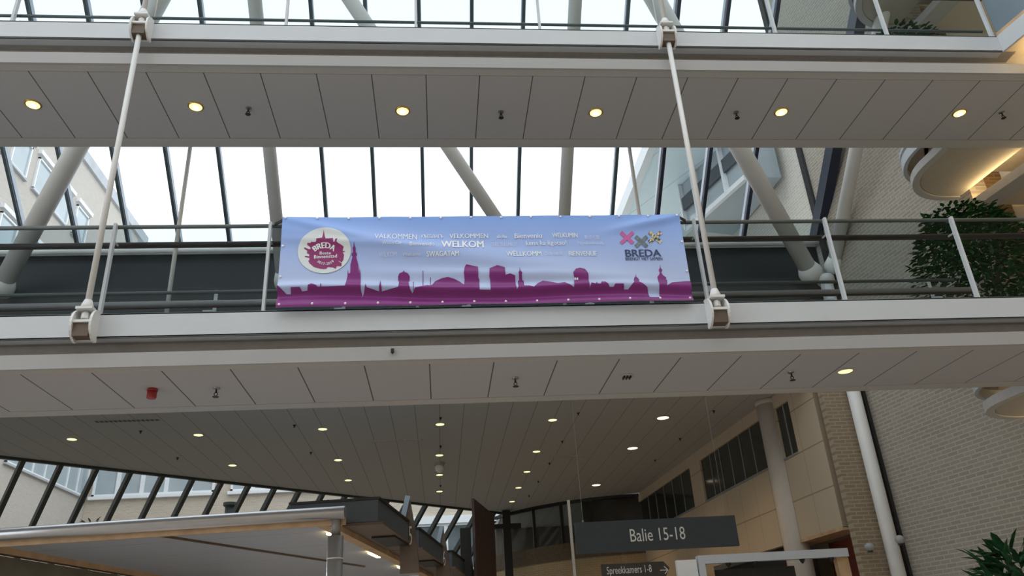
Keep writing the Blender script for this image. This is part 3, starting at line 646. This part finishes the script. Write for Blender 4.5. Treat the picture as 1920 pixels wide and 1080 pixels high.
M['eyelet'] = mat('eyelet_metal', (0.75, 0.75, 0.78), 0.25, metal=0.6, noise=0.02)
m, tt, bb = nt('banner_mosaic_ink'); g = tt.nodes.new('ShaderNodeNewGeometry'); vo = tt.nodes.new('ShaderNodeTexVoronoi'); vo.inputs['Scale'].default_value = 55
tt.links.new(g.outputs['Position'], vo.inputs['Vector']); r = tt.nodes.new('ShaderNodeValToRGB'); sp = tt.nodes.new('ShaderNodeSeparateColor')
tt.links.new(vo.outputs['Color'], sp.inputs[0]); tt.links.new(sp.outputs[0], r.inputs[0]); r.color_ramp.interpolation = 'CONSTANT'
cols = [(0.03, 0.04, 0.06), (0.6, 0.56, 0.35), (0.35, 0.2, 0.14), (0.7, 0.72, 0.75), (0.2, 0.25, 0.15)]
r.color_ramp.elements[0].color = (*cols[0], 1); r.color_ramp.elements[1].position = 0.25; r.color_ramp.elements[1].color = (*cols[1], 1)
for i in (2, 3, 4): e = r.color_ramp.elements.new(0.2 + 0.18 * i); e.color = (*cols[i], 1)
tt.links.new(r.outputs[0], bb.inputs['Base Color']); M['b_mosaic'] = m

ban = thing('banner', 'long blue and purple welcome banner with a city skyline tied to the lower bridge railing', 'banner', ((BX0 + BX1) / 2, YB, BZ0))
nx, nz = 170, 60; mb = MB()
for lay in (0, 0.003):
    for j in range(nz + 1):
        for i in range(nx + 1):
            u = i / nx; v = j / nz
            mb.v.append(BS(BX0 + (BX1 - BX0) * u, BZ0 + (BZ1 - BZ0) * v, -lay))
for L in range(2):
    o_ = L * (nx + 1) * (nz + 1)
    for j in range(nz):
        for i in range(nx):
            a = o_ + j * (nx + 1) + i; mb.f.append((a, a + 1, a + nx + 2, a + nx + 1))
mb.build('cloth', M['b_blue'], ban, smooth=True)
def flat(polys, name, m, parent, lift=0.003, cut=0.045):
    """2D polygons (x, z) printed on the waving cloth"""
    bm = bmesh.new()
    for poly in polys:
        vs = [Vector((x, 0, z)) for x, z in poly]
        tris = tessellate_polygon([vs]); bv = [bm.verts.new(v) for v in vs]
        for t3 in tris:
            try: bm.faces.new([bv[k] for k in t3])
            except ValueError: pass
    printed(bm, name, m, parent, lift, cut)
def printed(bm, name, m, parent, lift, cut):
    if not bm.verts: bm.free(); return
    x0 = min(v.co.x for v in bm.verts); x1 = max(v.co.x for v in bm.verts); z0 = min(v.co.z for v in bm.verts); z1 = max(v.co.z for v in bm.verts)
    x = x0 + cut
    while x < x1:
        bmesh.ops.bisect_plane(bm, geom=bm.verts[:] + bm.edges[:] + bm.faces[:], plane_co=(x, 0, 0), plane_no=(1, 0, 0)); x += cut
    z = z0 + cut * 0.5
    while z < z1:
        bmesh.ops.bisect_plane(bm, geom=bm.verts[:] + bm.edges[:] + bm.faces[:], plane_co=(0, 0, z), plane_no=(0, 0, 1)); z += cut * 0.5
    base = wloc(parent)
    for v in bm.verts: v.co = BS(v.co.x, v.co.z, lift + v.co.y) - base
    for f in bm.faces:
        f.normal_update()
        if f.normal.y > 0: f.normal_flip()
    me = bpy.data.meshes.new(name); bm.to_mesh(me); bm.free(); me.materials.append(m)
    if name.endswith('_print'): me.polygons.foreach_set('use_smooth', [True] * len(me.polygons))
    o = bpy.data.objects.new(name, me); COL.objects.link(o); o.parent = parent; return o
def glyphs(s, bold=0.0):
    cu = bpy.data.curves.new('lettering', 'FONT'); cu.body = s; cu.size = 1; cu.offset = bold; cu.resolution_u = 3
    o = bpy.data.objects.new('lettering', cu); COL.objects.link(o)
    dg = bpy.context.evaluated_depsgraph_get(); me = bpy.data.meshes.new_from_object(o.evaluated_get(dg))
    vs = [v.co.copy() for v in me.vertices]; fs = [tuple(p.vertices) for p in me.polygons]
    bpy.data.objects.remove(o); bpy.data.meshes.remove(me); bpy.data.curves.remove(cu)
    if not vs: return [], []
    x0 = min(v.x for v in vs); x1 = max(v.x for v in vs); y0 = min(v.y for v in vs); y1 = max(v.y for v in vs)
    return [((v.x - x0) / (x1 - x0), (v.y - y0) / (y1 - y0)) for v in vs], fs
def word(s, px0, py0, px1, py1, m, bold=0.0, parent=None, name='lettering', lift=0.005, tilt=0.0, bend=None):
    """lettering filling the rectangle between two photo corners (left-top, right-bottom) on the cloth"""
    uv, fs = glyphs(s, 0)
    a = bpx(px0, py0); b = bpx(px1, py1)
    bm = bmesh.new(); e = bold / max(1, len(s)) * 1.3
    for k_, du in enumerate((-e, e, 0) if bold else (0,)):
        vs = []
        for u, v in uv:
            u = 0.5 + (u - 0.5) * (1 - 2 * e) + du
            if bend: x, z = bend(u, v)
            else: x = a[0] + (b[0] - a[0]) * u; z = b[1] + (a[1] - b[1]) * v
            vs.append(bm.verts.new((x, 0.0007 * k_, z)))
        for f in fs:
            try: bm.faces.new([vs[k] for k in f])
            except ValueError: pass
    return printed(bm, name, m, parent or ban, lift, 0.03)
sk = [(20, 655), (80, 720), (118, 720), (122, 675), (205, 672), (222, 700), (270, 695), (280, 655), (310, 640), (350, 655), (365, 670), (388, 668), (390, 640), (396, 640), (398, 668), (610, 660), (630, 560), (632, 500), (640, 540), (655, 530), (657, 455), (667, 420), (676, 387), (668, 377), (670, 360), (681, 350), (679, 315), (687, 302), (692, 265), (698, 302), (706, 315), (705, 350), (715, 360), (716, 377), (708, 387), (716, 420), (727, 455), (736, 540), (742, 490), (748, 540), (752, 690), (765, 740), (790, 670), (797, 640), (803, 672), (915, 700), (920, 650), (927, 600), (936, 650), (940, 700), (1090, 675), (1096, 620), (1087, 603), (1087, 566), (1100, 541), (1129, 531), (1137, 515), (1146, 531), (1173, 541), (1191, 566), (1190, 602), (1181, 618), (1186, 655), (1195, 690), (1215, 715), (1240, 680), (1350, 655), (1385, 655), (1420, 610), (1480, 585), (1533, 575), (1590, 590), (1640, 615), (1680, 645), (1685, 600), (1678, 540), (1685, 490), (1700, 465), (1805, 487), (1808, 580), (1818, 600), (1818, 698)]
sk2 = [(95, 698), (92, 600), (83, 570), (85, 500), (155, 472), (222, 490), (228, 560), (270, 548), (315, 565), (322, 640), (332, 690), (345, 665), (341, 610), (351, 600), (349, 550), (344, 540), (353, 526), (357, 485), (361, 522), (376, 538), (379, 547), (374, 553), (380, 600), (394, 607), (397, 655), (440, 655), (485, 668), (520, 630), (565, 608), (640, 620), (700, 635), (760, 625), (800, 645), (845, 670), (845, 580), (835, 540), (860, 505), (900, 493), (945, 505), (972, 545), (975, 600), (988, 675), (1000, 630), (1043, 640), (1048, 620), (1055, 640), (1085, 640), (1090, 620), (1125, 620), (1150, 640), (1165, 665), (1200, 665), (1215, 640), (1290, 640), (1298, 682), (1335, 682), (1386, 622), (1381, 605), (1388, 582), (1397, 573), (1400, 545), (1404, 573), (1420, 585), (1431, 602), (1428, 620), (1455, 632), (1505, 665), (1515, 690), (1530, 750), (1625, 750), (1612, 640), (1597, 571), (1612, 552), (1621, 530), (1611, 512), (1613, 500), (1620, 490), (1622, 455), (1628, 490), (1640, 500), (1642, 512), (1632, 530), (1648, 554), (1678, 575), (1673, 590), (1686, 602), (1682, 650), (1730, 620), (1850, 608)]
S1 = [bpx(520 + x / 4.8, 400 + y / 4.8) for x, y in sk] + [bpx(900 + x / 4.8, 400 + y / 4.8) for x, y in sk2]
S1 = [(min(max(x, BX0), BX1), z) for x, z in S1]; S1[0] = (BX0, S1[0][1]); S1.append((BX1, S1[-1][1])); 
flat([[(BX0, BZ0)] + S1 + [(BX1, BZ0)]], 'skyline_print', M['b_purple'], ban, 0.0042, 0.03)
# thin masts of the skyline
flat([[bpx(x - 0.6, y0), bpx(x + 0.6, y0), bpx(x + 0.6, y1), bpx(x - 0.6, y1)] for x, y0, y1 in ((793, 508, 537), (775, 528, 545), (807, 520, 537))], 'mast_print', M['b_purple'], ban, 0.003)
flat([[bpx(1076.5 + d, 522), bpx(1079.5 + d, 522), bpx(1079.5 + d, 526), bpx(1076.5 + d, 526)] for d in (0, 4)], 'clock_print', M['b_text'], ban, 0.005)
# round emblem
dc = bpx(608.3, 470.2); rx = bpx(658, 470)[0] - dc[0]; rz = bpx(608, 429.5)[1] - dc[1]
flat([[(dc[0] + rx * math.cos(2 * math.pi * k / 64), dc[1] + rz * math.sin(2 * math.pi * k / 64)) for k in range(64)]], 'emblem_disc', M['b_disc'], ban, 0.006)
em = [(730, 140), (712, 250), (696, 305), (580, 318), (575, 370), (545, 385), (475, 378), (462, 398), (400, 395), (388, 430), (440, 465), (465, 500), (430, 515), (335, 478), (322, 500), (390, 545), (385, 600), (425, 610), (432, 655), (345, 645), (340, 670), (432, 690), (430, 735), (408, 745), (440, 800), (520, 870), (640, 905), (720, 912), (780, 905), (800, 870), (905, 875), (965, 905), (985, 850), (1080, 850), (1085, 790), (1020, 745), (1030, 740), (1085, 775), (1120, 720), (1135, 620), (1108, 580), (1165, 556), (1108, 545), (1130, 470), (1090, 440), (1010, 400), (990, 380), (1005, 318), (970, 325), (945, 385), (925, 385), (915, 308), (850, 320), (848, 300), (840, 322), (780, 318), (770, 330), (752, 270), (742, 220)]
flat([[bpx(540 + x / 10.8, 420 + y / 10.8) for x, y in em]], 'emblem_splash', M['b_magenta'], ban, 0.007)
def arcword(s, cx_, cy, rad, a0, a1, hgt, m, bold, inward=1):
    def bend(u, v):
        a = math.radians(a0 + (a1 - a0) * u); rr = rad + (v - 0.5) * hgt * inward
        return bpx(cx_ + rr * math.cos(a), cy - rr * math.sin(a))
    word(s, 0, 0, 1, 1, m, bold, ban, 'emblem_text', 0.009, bend=bend)
arcword('BREDA', 608.5, 493.5, 32.5, 130, 51, 9.5, M['b_text'], 0.06)
word('Beste', 599.5, 472, 620.5, 477, M['b_text'], 0.02, name='emblem_text', lift=0.009)
word('Binnenstad', 0, 0, 1, 1, M['b_text'], 0.03, name='emblem_text', lift=0.009, bend=lambda u, v: bpx(588.7 + 43.3 * u, 485 - 2.5 * u - 6.2 * v))
arcword('2017-2019', 610, 472.7, 21.8, 229, 313, 4.8, M['b_text'], 0.03, -1)
# greetings
for s, x0, y0, x1, y1, m, bd in (
    ('VÄLKOMMEN', 703, 437.5, 781.5, 450.5, 'b_text', 0), ('КЪЕБЛАГЪ', 790, 440, 831.5, 446.3, 'b_text', 0.02), ('VELKOMMEN', 842.5, 438.5, 915.5, 446.5, 'b_text', 0.02),
    ('aloha', 931, 439.5, 951, 446, 'b_text', 0.01), ('Bienveniu', 964.5, 437.5, 1016.5, 446.2, 'b_text', 0.03), ('WELKUMIN', 1035, 437, 1083.5, 445, 'b_text', 0.025), ('歡迎光臨', 1096, 440.5, 1124, 447.5, 'b_faint', 0),
    ('Witam Cię', 717, 456.5, 753, 463.5, 'b_text', 0), ('Bienvenido', 768.5, 456.2, 814.5, 463.4, 'b_text', 0.02), ('WELKOM', 827, 452.5, 907.5, 465.5, 'b_text', 0.035),
    ('TERE TULEMAST', 920.5, 455, 969.5, 461.5, 'b_faint', 0), ('kena ka kgotso!', 986, 451.5, 1062.5, 461.5, 'b_text', 0.015), ('Ngiyakwemukela', 1084, 452.5, 1132.5, 459.5, 'b_faint', 0),
    ('WILKOM', 711, 474.5, 744, 482, 'b_faint', 0), ('Welcome', 755, 475.2, 789, 481.3, 'b_faint', 0.012), ('SWAGATAM', 800, 473.8, 860.5, 482.3, 'b_text', 0.025),
    ('WËLLKOMM', 948.5, 470, 1015.5, 480.5, 'b_text', 0.022), ('Dobrodošli', 1021.5, 472.5, 1055, 479, 'b_faint', 0), ('BIENVENUE', 1066, 471, 1119.5, 479, 'b_text', 0.02)):
    word(s, x0, y0, x1, y1, M[m], bd, name='greeting_text')
word('BREDA', 1171.5, 468, 1240.5, 480.2, M['b_navy'], 0.03, name='logo_text')
word('BRENGT HET SAMEN', 1172.5, 482.3, 1242.5, 487.2, M['b_navy'], 0.012, name='logo_text')
def cross(cx_, cy, r, w, m):
    def q(dx, dy):
        n = math.hypot(dx, dy); ux, uy = dx / n, dy / n; vx, vy = -uy, ux
        return [bpx(cx_ + a * ux + b * vx, cy + a * uy + b * vy) for a, b in ((-r, -w), (r, -w), (r, w), (-r, w))]
    flat([q(1, 0.88)], 'logo_cross', m, ban, 0.005); flat([q(1, -0.88)], 'logo_cross', m, ban, 0.0055)
cross(1175.5, 445.8, 15.5, 3.3, M['b_pink']); cross(1202.5, 452.8, 14.5, 3.6, M['b_grey']); cross(1228.5, 444.4, 15.0, 3.6, M['b_mosaic'])
# eyelets
def eyelet(x, z):
    p = BS(x, z, 0.004); MB().lathe(p, [(0.006, -0.001), (0.012, 0.0), (0.012, 0.003), (0.006, 0.004)], 14, (0, -1, 0)).build('eyelet', M['eyelet'], ban)
for k in range(14): x = BX0 + 0.03 + (BX1 - BX0 - 0.06) * k / 13; eyelet(x, BZ1 - 0.018); eyelet(x, BZ0 + 0.03)
for v in (0.33, 0.67):
    eyelet(BX0 + 0.02, BZ0 + v * (BZ1 - BZ0)); eyelet(BX1 - 0.02, BZ0 + v * (BZ1 - BZ0))
for x, s in ((BX0 + 0.02, -1), (BX1 - 0.02, 1)):
    MB().bar((x, YB - 0.01, BZ1 - 0.02), (x + s * 0.12, 7.07, BZ1 - 0.015), 0.012, 0.03).build('tie_strap', M['black'], ban)

# ================================================================== RECEPTION BELOW
u = Vector((0.992, -0.125, 0)); v = Vector((0.153, 0.988, 0)); CA = Vector((-5.3, 9.36, 3.1)); CB = Vector((-1.02, 8.85, 3.1))
can = thing('reception_canopy', 'grey slatted canopy with a silver front tube over the reception desks at the lower left', 'canopy', (-3, 9.2, 0))
MB().tube(CA - u * 3, CB, 0.07, 24).build('front_tube', M['silver'], can, smooth=True)
MB().ext([CA - u * 3 + Vector((0, 0.06, -0.12)), CB + Vector((0, 0.06, -0.12)), CB + Vector((0, 0.09, -0.12)), CA - u * 3 + Vector((0, 0.09, -0.12))], (0, 0, 0.1)).build('front_edge', M['wood'], can)
s0 = CA + v * 0.1 + Vector((0, 0, -0.02)); s1 = CB - u * 0.35 + v * 0.1 + Vector((0, 0, -0.02))
MB().ext([s0, s1, s1 + v * 7.2, s0 + v * 7.2], (0, 0, 0.03)).build('slatted_soffit', M['slats'], can)
MB().bar(s0 + v * 0.1, s0 + v * 7.2, 0.12, 0.14).build('side_edge', M['wood'], can)
MB().bar(s1 + v * 0.1 + u * 0.05, s1 + v * 7.2 + u * 0.05, 0.14, 0.16).build('side_edge', M['wood'], can)
mid = s0.lerp(s1, 0.6); MB().bar(mid + Vector((0, 0, -0.01)) - u * 0.5, mid + v * 5 + u * 0.9 + Vector((0, 0, -0.01)), 0.03, 0.03).build('cross_strip', M['brown'], can)
p = Vector((-1.12, 8.9, 0))
MB().tube(p + Vector((0, 0, 0)), p + Vector((0, 0, 2.86)), 0.085, 24).build('post', M['grey_post'], can, smooth=True)
MB().tube(p + Vector((0, 0, 2.86)), p + Vector((0, 0, 3.06)), 0.05, 24).build('post_neck', M['grey_post'], can, smooth=True)
MB().tube(p + Vector((0, 0, 2.62)), p + Vector((0, 0, 2.632)), 0.087, 24).build('post_ring', M['letters'], can)
for k in (0, 1, 2):
    ld = bpy.data.lights.new('desk_light', 'AREA'); ld.size = 0.5; ld.energy = 42; ld.color = (0.95, 0.97, 1.0)
    lo = bpy.data.objects.new('desk_light', ld); COL.objects.link(lo); lo.parent = can; lo.location = s1 + v * (1.3 + 2.1 * k) - u * 1.2 + Vector((0, 0, -0.05)) - wloc(can)
    q0 = s1 + v * (1.0 + 2.1 * k) - u * 0.15; MB().bar(q0 + Vector((0, 0, -0.03)), q0 + v * 0.6 + Vector((0, 0, -0.03)), 0.05, 0.02).build('light_strip', M['cove'], can)
struct('wall_reception_back', MB().ext([(-13, 10.6, 0), (-5.2, 9.6, 0), (-4.1, 16.7, 0), (-13, 16.7, 0)], (0, 0, 2.98)), mat('olive_wall', (0.13, 0.115, 0.075), 0.8, noise=0.2, scale=2))
def desk_header(c, Ld, gap, digits, label, first=False):
    """slate fascia box with brown board below and a pointed number fin"""
    t = thing('desk_header', label, 'desk header', c, 'numbered desk headers')
    c = Vector(c); wd = 1.05 if first else 0.5
    MB().ext([c - u * wd, c, c + v * Ld, c + v * Ld - u * wd], (0, 0, 0.25)).build('fascia_box', M['slate'], t)
    MB().ext([c - u * (wd + 0.02) + Vector((0, -0.02, 0.25)), c + u * 0.02 + Vector((0, -0.02, 0.25)), c + v * Ld + u * 0.02 + Vector((0, 0, 0.25)), c + v * Ld - u * wd + Vector((0, 0, 0.25))], (0, 0, 0.03)).build('top_cap', M['black'], t)
    k0 = c - u * 0.62; MB().ext([k0 + Vector((0, 0, -0.035)), c + u * 0.06 + Vector((0, 0, -0.035)), c + v * (Ld + gap) + u * 0.02 + Vector((0, 0, -0.035)), k0 + v * (Ld + gap) + Vector((0, 0, -0.035))], (0, 0, 0.03)).build('underside_board', M['brown'], t)
    MB().ext([c + v * (Ld - 0.9) - u * 0.3 - Vector((0, 0, 0.06)), c + v * (Ld - 0.9) + u * 0.0 - Vector((0, 0, 0.06)), c + v * Ld - Vector((0, 0, 0.06)), c + v * Ld - u * 0.3 - Vector((0, 0, 0.06))], (0, 0, 0.06)).build('shadow_lip', M['dark'], t)
    f0 = c + v * (Ld + 0.02) - u * 0.12
    prof = [(0, -0.42), (0, 0.12), (0.10, 0.62), (0.13, 0.62), (0.22, 0.1), (0.27, -0.42)]
    def P(s, z, o): return f0 + u * s + v * o + Vector((0, 0, z))
    fin = MB().ext([P(s, z, 0) for s, z in prof], v * 0.05).build('number_fin', M['brown'], t)
    MB().bar(P(0.0, 0.12, -0.01), P(0.115, 0.62, -0.01), 0.07, 0.03, v).build('pale_edge', M['fin_edge'], fin)
    if not digits: return t
    uv, fs = glyphs(digits, 0.0)
    g_ = MB(); g_.v = [P(0.09 + 0.08 * a, -0.05 + 0.25 * b, -0.006) for a, b in uv]; g_.f = fs; g_.build('desk_number', M['letters'], fin)
    return t
for k, (L_, g0, dg_, lb) in enumerate(((1.85, 0.6, '15', 'slate desk header with the number 15 on a pointed fin, nearest of three'), (2.3, 0.6, '16', 'brown and slate desk header, middle of the three receding ones'), (2.6, 0.6, None, 'small slate desk header, farthest of the three receding ones'))):
    c = [Vector((-0.72, 9.55, 3.1)), Vector((-0.31, 12.06, 3.1)), Vector((0.22, 15.0, 3.1))][k]
    desk_header(c, L_, g0, dg_, lb, k == 0)
a = atY(884, 935, 16.5); b = atY(884, 1080, 16.5); t = thing('display_panel', 'tall dark red-brown display board standing behind the desks', 'display board', (a.x, a.y, 0))
MB().ext([(a.x, a.y, 0), (a.x + 0.55, a.y + 2.2, 0), (a.x + 0.6, a.y + 2.2, 0), (a.x + 0.05, a.y - 0.02, 0)], (0, 0, a.z)).build('board', M['redbrown'], t)
MB().box(a.x - 0.25, a.x - 0.03, a.y + 0.2, a.y + 0.4, 0, a.z - 0.55).build('support', M['black'], t)

# hanging signs
def sign_board(name, y, px0, py0, px1, py1, m, text, tx, label, arrow=False):
    a = atY(px0, py0, y); b = atY(px1, py1, y)
    t = thing(name, label, 'sign', ((a.x + b.x) / 2, y, b.z))
    z0, z1 = b.z, a.z; x0, x1 = a.x, b.x
    pts = [(x0, z0), (x1, z0), (x1, z1), (x0, z1)] if not arrow else [(x0, z0), (x1 - 0.08, z0), (x1, (z0 + z1) / 2 + 0.02), (x1 - 0.08, z1), (x0, z1)]
    MB().ext([(x, y, z) for x, z in pts], (0, 0.06, 0)).build('panel', m, t)
    p = atY(tx[0], tx[1], y - 0.004); q_ = atY(tx[2], tx[3], y - 0.004)
    uv, fs = glyphs(text, 0.0); g_ = MB(); g_.v = [Vector((p.x + (q_.x - p.x) * a_, y - 0.005, q_.z + (p.z - q_.z) * b_)) for a_, b_ in uv]; g_.f = fs; g_.build('lettering', M['letters'], t)
    if arrow:
        c = atY(1245, 1069, y - 0.004); k = (q_.x - p.x) / 90; g_ = MB(); yy = y - 0.006
        g_.bar((c.x - 8 * k, yy, c.z), (c.x + 7 * k, yy, c.z), 0.003, 1.6 * k); g_.bar((c.x + 1 * k, yy, c.z + 7 * k), (c.x + 8 * k, yy, c.z), 0.003, 1.6 * k); g_.bar((c.x + 1 * k, yy, c.z - 7 * k), (c.x + 8 * k, yy, c.z), 0.003, 1.6 * k)
        g_.build('arrow', M['letters'], t)
    return t, x0, x1, z0, z1
t, x0, x1, z0, z1 = sign_board('desk_sign', 10.5, 1077, 980, 1387, 1023, M['sign'], 'Balie 15-18', (1180, 992, 1286, 1011), 'wide slate hanging sign reading Balie 15-18')
for x in (x0 + 0.12, x1 - 0.12): MB().tube((x, 10.53, z1), (x, 10.53, z1 + 0.03), 0.012, 8).build('hook', M['grey_post'], t)
for x in (x0 + 0.12, x1 - 0.12): MB().tube((x, 10.53, z1 + 0.03), (x, 10.53, CZ - 0.005), 0.002, 6).build('suspension_wire', M['grey_post'], t)
t, x0, x1, z0, z1 = sign_board('direction_sign', 11.5, 1127, 1058.5, 1258, 1083, M['sign_brown'], 'Spreekkamers 1-8', (1137, 1063, 1223, 1077), 'small dark sign with a right arrow reading Spreekkamers 1-8', True)
MB().box(x0 + 0.1, x0 + 0.16, 11.52, 11.56, 0, z0 + 0.02).build('stand', M['grey_post'], t)
MB().box(x0 - 0.05, x0 + 0.31, 11.35, 11.7, 0, 0.02).build('foot', M['grey_post'], t)

# glass screen with a bright edge, white booth frame
a = atY(1066, 938, 15); t = thing('glass_screen', 'tall clear glass screen whose pale edge rises left of the slate sign', 'glass screen', (a.x, 15, 0))
MB().box(a.x, a.x + 0.9, 15, 15.012, 0, a.z).build('pane', glass('screen_glass', (0.93, 0.95, 0.93), 0.03), t); MB().box(a.x - 0.03, a.x + 0.02, 14.98, 15.03, 0, a.z).build('edge_profile', mat('pale_edge', (0.42, 0.39, 0.34), 0.5, noise=0.05), t)
a = atY(1308, 1051, 13); b = atY(1590, 1045, 13); t = thing('booth_frame', 'white framed booth opening at the bottom right below the cream wall', 'booth', ((a.x + b.x) / 2, 13, 0))
zt = a.z + 0.07
MB().box(a.x, b.x, 12.95, 13.1, zt - 0.13, zt).build('top_beam', M['white'], t)
MB().box(a.x, a.x + 0.10, 12.95, 13.1, 0, zt - 0.13).build('left_post', M['white'], t); MB().box(a.x - 0.35, a.x - 0.02, 13.0, 13.1, 0, zt - 0.05).build('side_panel', M['tube'], t)
MB().box(b.x - 0.2, b.x, 13.0, 13.12, 0, zt - 0.13).build('right_panel', M['wood'], t)
MB().box(a.x + 0.35, a.x + 1.75, 13.35, 13.45, 0, zt - 0.2).build('dark_interior', M['dark'], t); MB().box(a.x + 0.1, a.x + 0.35, 13.3, 13.4, 0, zt - 0.13).build('oak_jamb', M['wood'], t)
for k in (0.5, 0.95, 1.75, 2.25):
    MB().lathe((a.x + k, 13.0, zt - 0.13), [(0.045, 0), (0.04, -0.03), (0.012, -0.07)], 12).build('spot_lamp', M['black'], t)

# wall lamps on the brick
def wall_lamp(px, py, wy, label):
    p = atY(px, py, wy); t = thing('wall_lamp', label, 'wall lamp', p, 'round wall lamps')
    MB().lathe(p, [(max(1e-4, 0.075 * math.sin(math.pi * i / 10)), -0.075 * math.cos(math.pi * i / 10)) for i in range(2, 11)], 18).build('shade', M['lamp_grey'], t, smooth=True)
    MB().lathe(p + Vector((0, 0, -0.085)), [(0.045, 0), (0.04, 0.03)], 16).build('aperture', M['black'], t)
    MB().tube(p + Vector((0.03, 0.02, 0.01)), p + Vector((0.14, 0.13, 0.01)), 0.018, 8).build('arm', M['grey_post'], t)
    return t
wall_lamp(1630, 1026, 13.45, 'round grey wall lamp left of the slim column on the brick'); 
wall_lamp(1687, 1012, 13.0, 'round grey wall lamp right of the slim column on the brick')

# plants
def leafy(name, c, h, rx, n, ll, label, m, zlo, broad=False):
    t = thing(name, label, 'plant', c); c = Vector(c)
    MB().lathe(c, [(0.20, 0), (0.26, 0.38), (0.28, 0.42), (0.25, 0.42)], 20).build('pot', M['pot'], t, smooth=True)
    tr = MB(); rnd = random.Random(len(label))
    for k in range(9):
        a = rnd.random() * 6.28; p0 = c + Vector((0, 0, 0.38)); p1 = c + Vector((math.cos(a) * rx * 0.35, math.sin(a) * rx * 0.35, h * 0.55)); p2 = c + Vector((math.cos(a) * rx * 0.7, math.sin(a) * rx * 0.7, h * (0.7 + 0.25 * rnd.random())))
        tr.tube(p0, p1, 0.014, 6, 0.009); tr.tube(p1, p2, 0.009, 6, 0.004)
    tr.build('stem', M['bark'], t)
    lv = MB()
    for k in range(n):
        zz = zlo + (h - zlo) * rnd.random() ** 0.8; f = (zz - zlo) / (h - zlo)
        rr = rx * (0.55 + 0.6 * math.sin(math.pi * min(1, f * 0.85 + 0.12))) * math.sqrt(rnd.random()) ; a = rnd.random() * 6.283
        p = c + Vector((math.cos(a) * rr, math.sin(a) * rr, zz))
        d = Vector((math.cos(a) + rnd.uniform(-.7, .7), math.sin(a) + rnd.uniform(-.7, .7), rnd.uniform(-0.8, 0.35) if not broad else rnd.uniform(-0.1, 0.9))).normalized()
        s = d.cross(Vector((rnd.uniform(-.4, .4), rnd.uniform(-.4, .4), 1))).normalized(); L = ll * rnd.uniform(0.7, 1.2); w = L * (0.24 if not broad else 0.13); nn = s.cross(d) * L * 0.06
        lv.quad(p, p + d * L * 0.35 + s * w + nn, p + d * L * 0.75 + s * w * 0.7 + nn, p + d * L, p + d * L * 0.75 - s * w * 0.7 + nn, p + d * L * 0.35 - s * w + nn)
    o = lv.build('foliage', m, t); o['kind'] = 'stuff'
leafy('ficus', (7.66, 9.33, ZB - 0.04), 2.40, 0.72, 4600, 0.11, 'tall dense green ficus at the right end of the lower bridge', M['leaf'], 0.5)
leafy('ficus', (7.7, 9.3, zu - 0.04), 2.2, 0.55, 1400, 0.12, 'green ficus just showing above the beam of the upper bridge', M['leaf2'], 0.7)
leafy('palm', (6.55, 8.9, 0), 2.32, 0.36, 220, 0.34, 'dark green long-leaved plant in the lower right corner before the brick wall', M['leaf2'], 1.35, True)
p = atY(170, 980, 26); leafy('shrub', (p.x, 26, 0), p.z + 0.0, 0.35, 90, 0.3, 'dark leafy plant rising above the silver canopy tube at the left', M['leaf2'], p.z - 1.6, True)
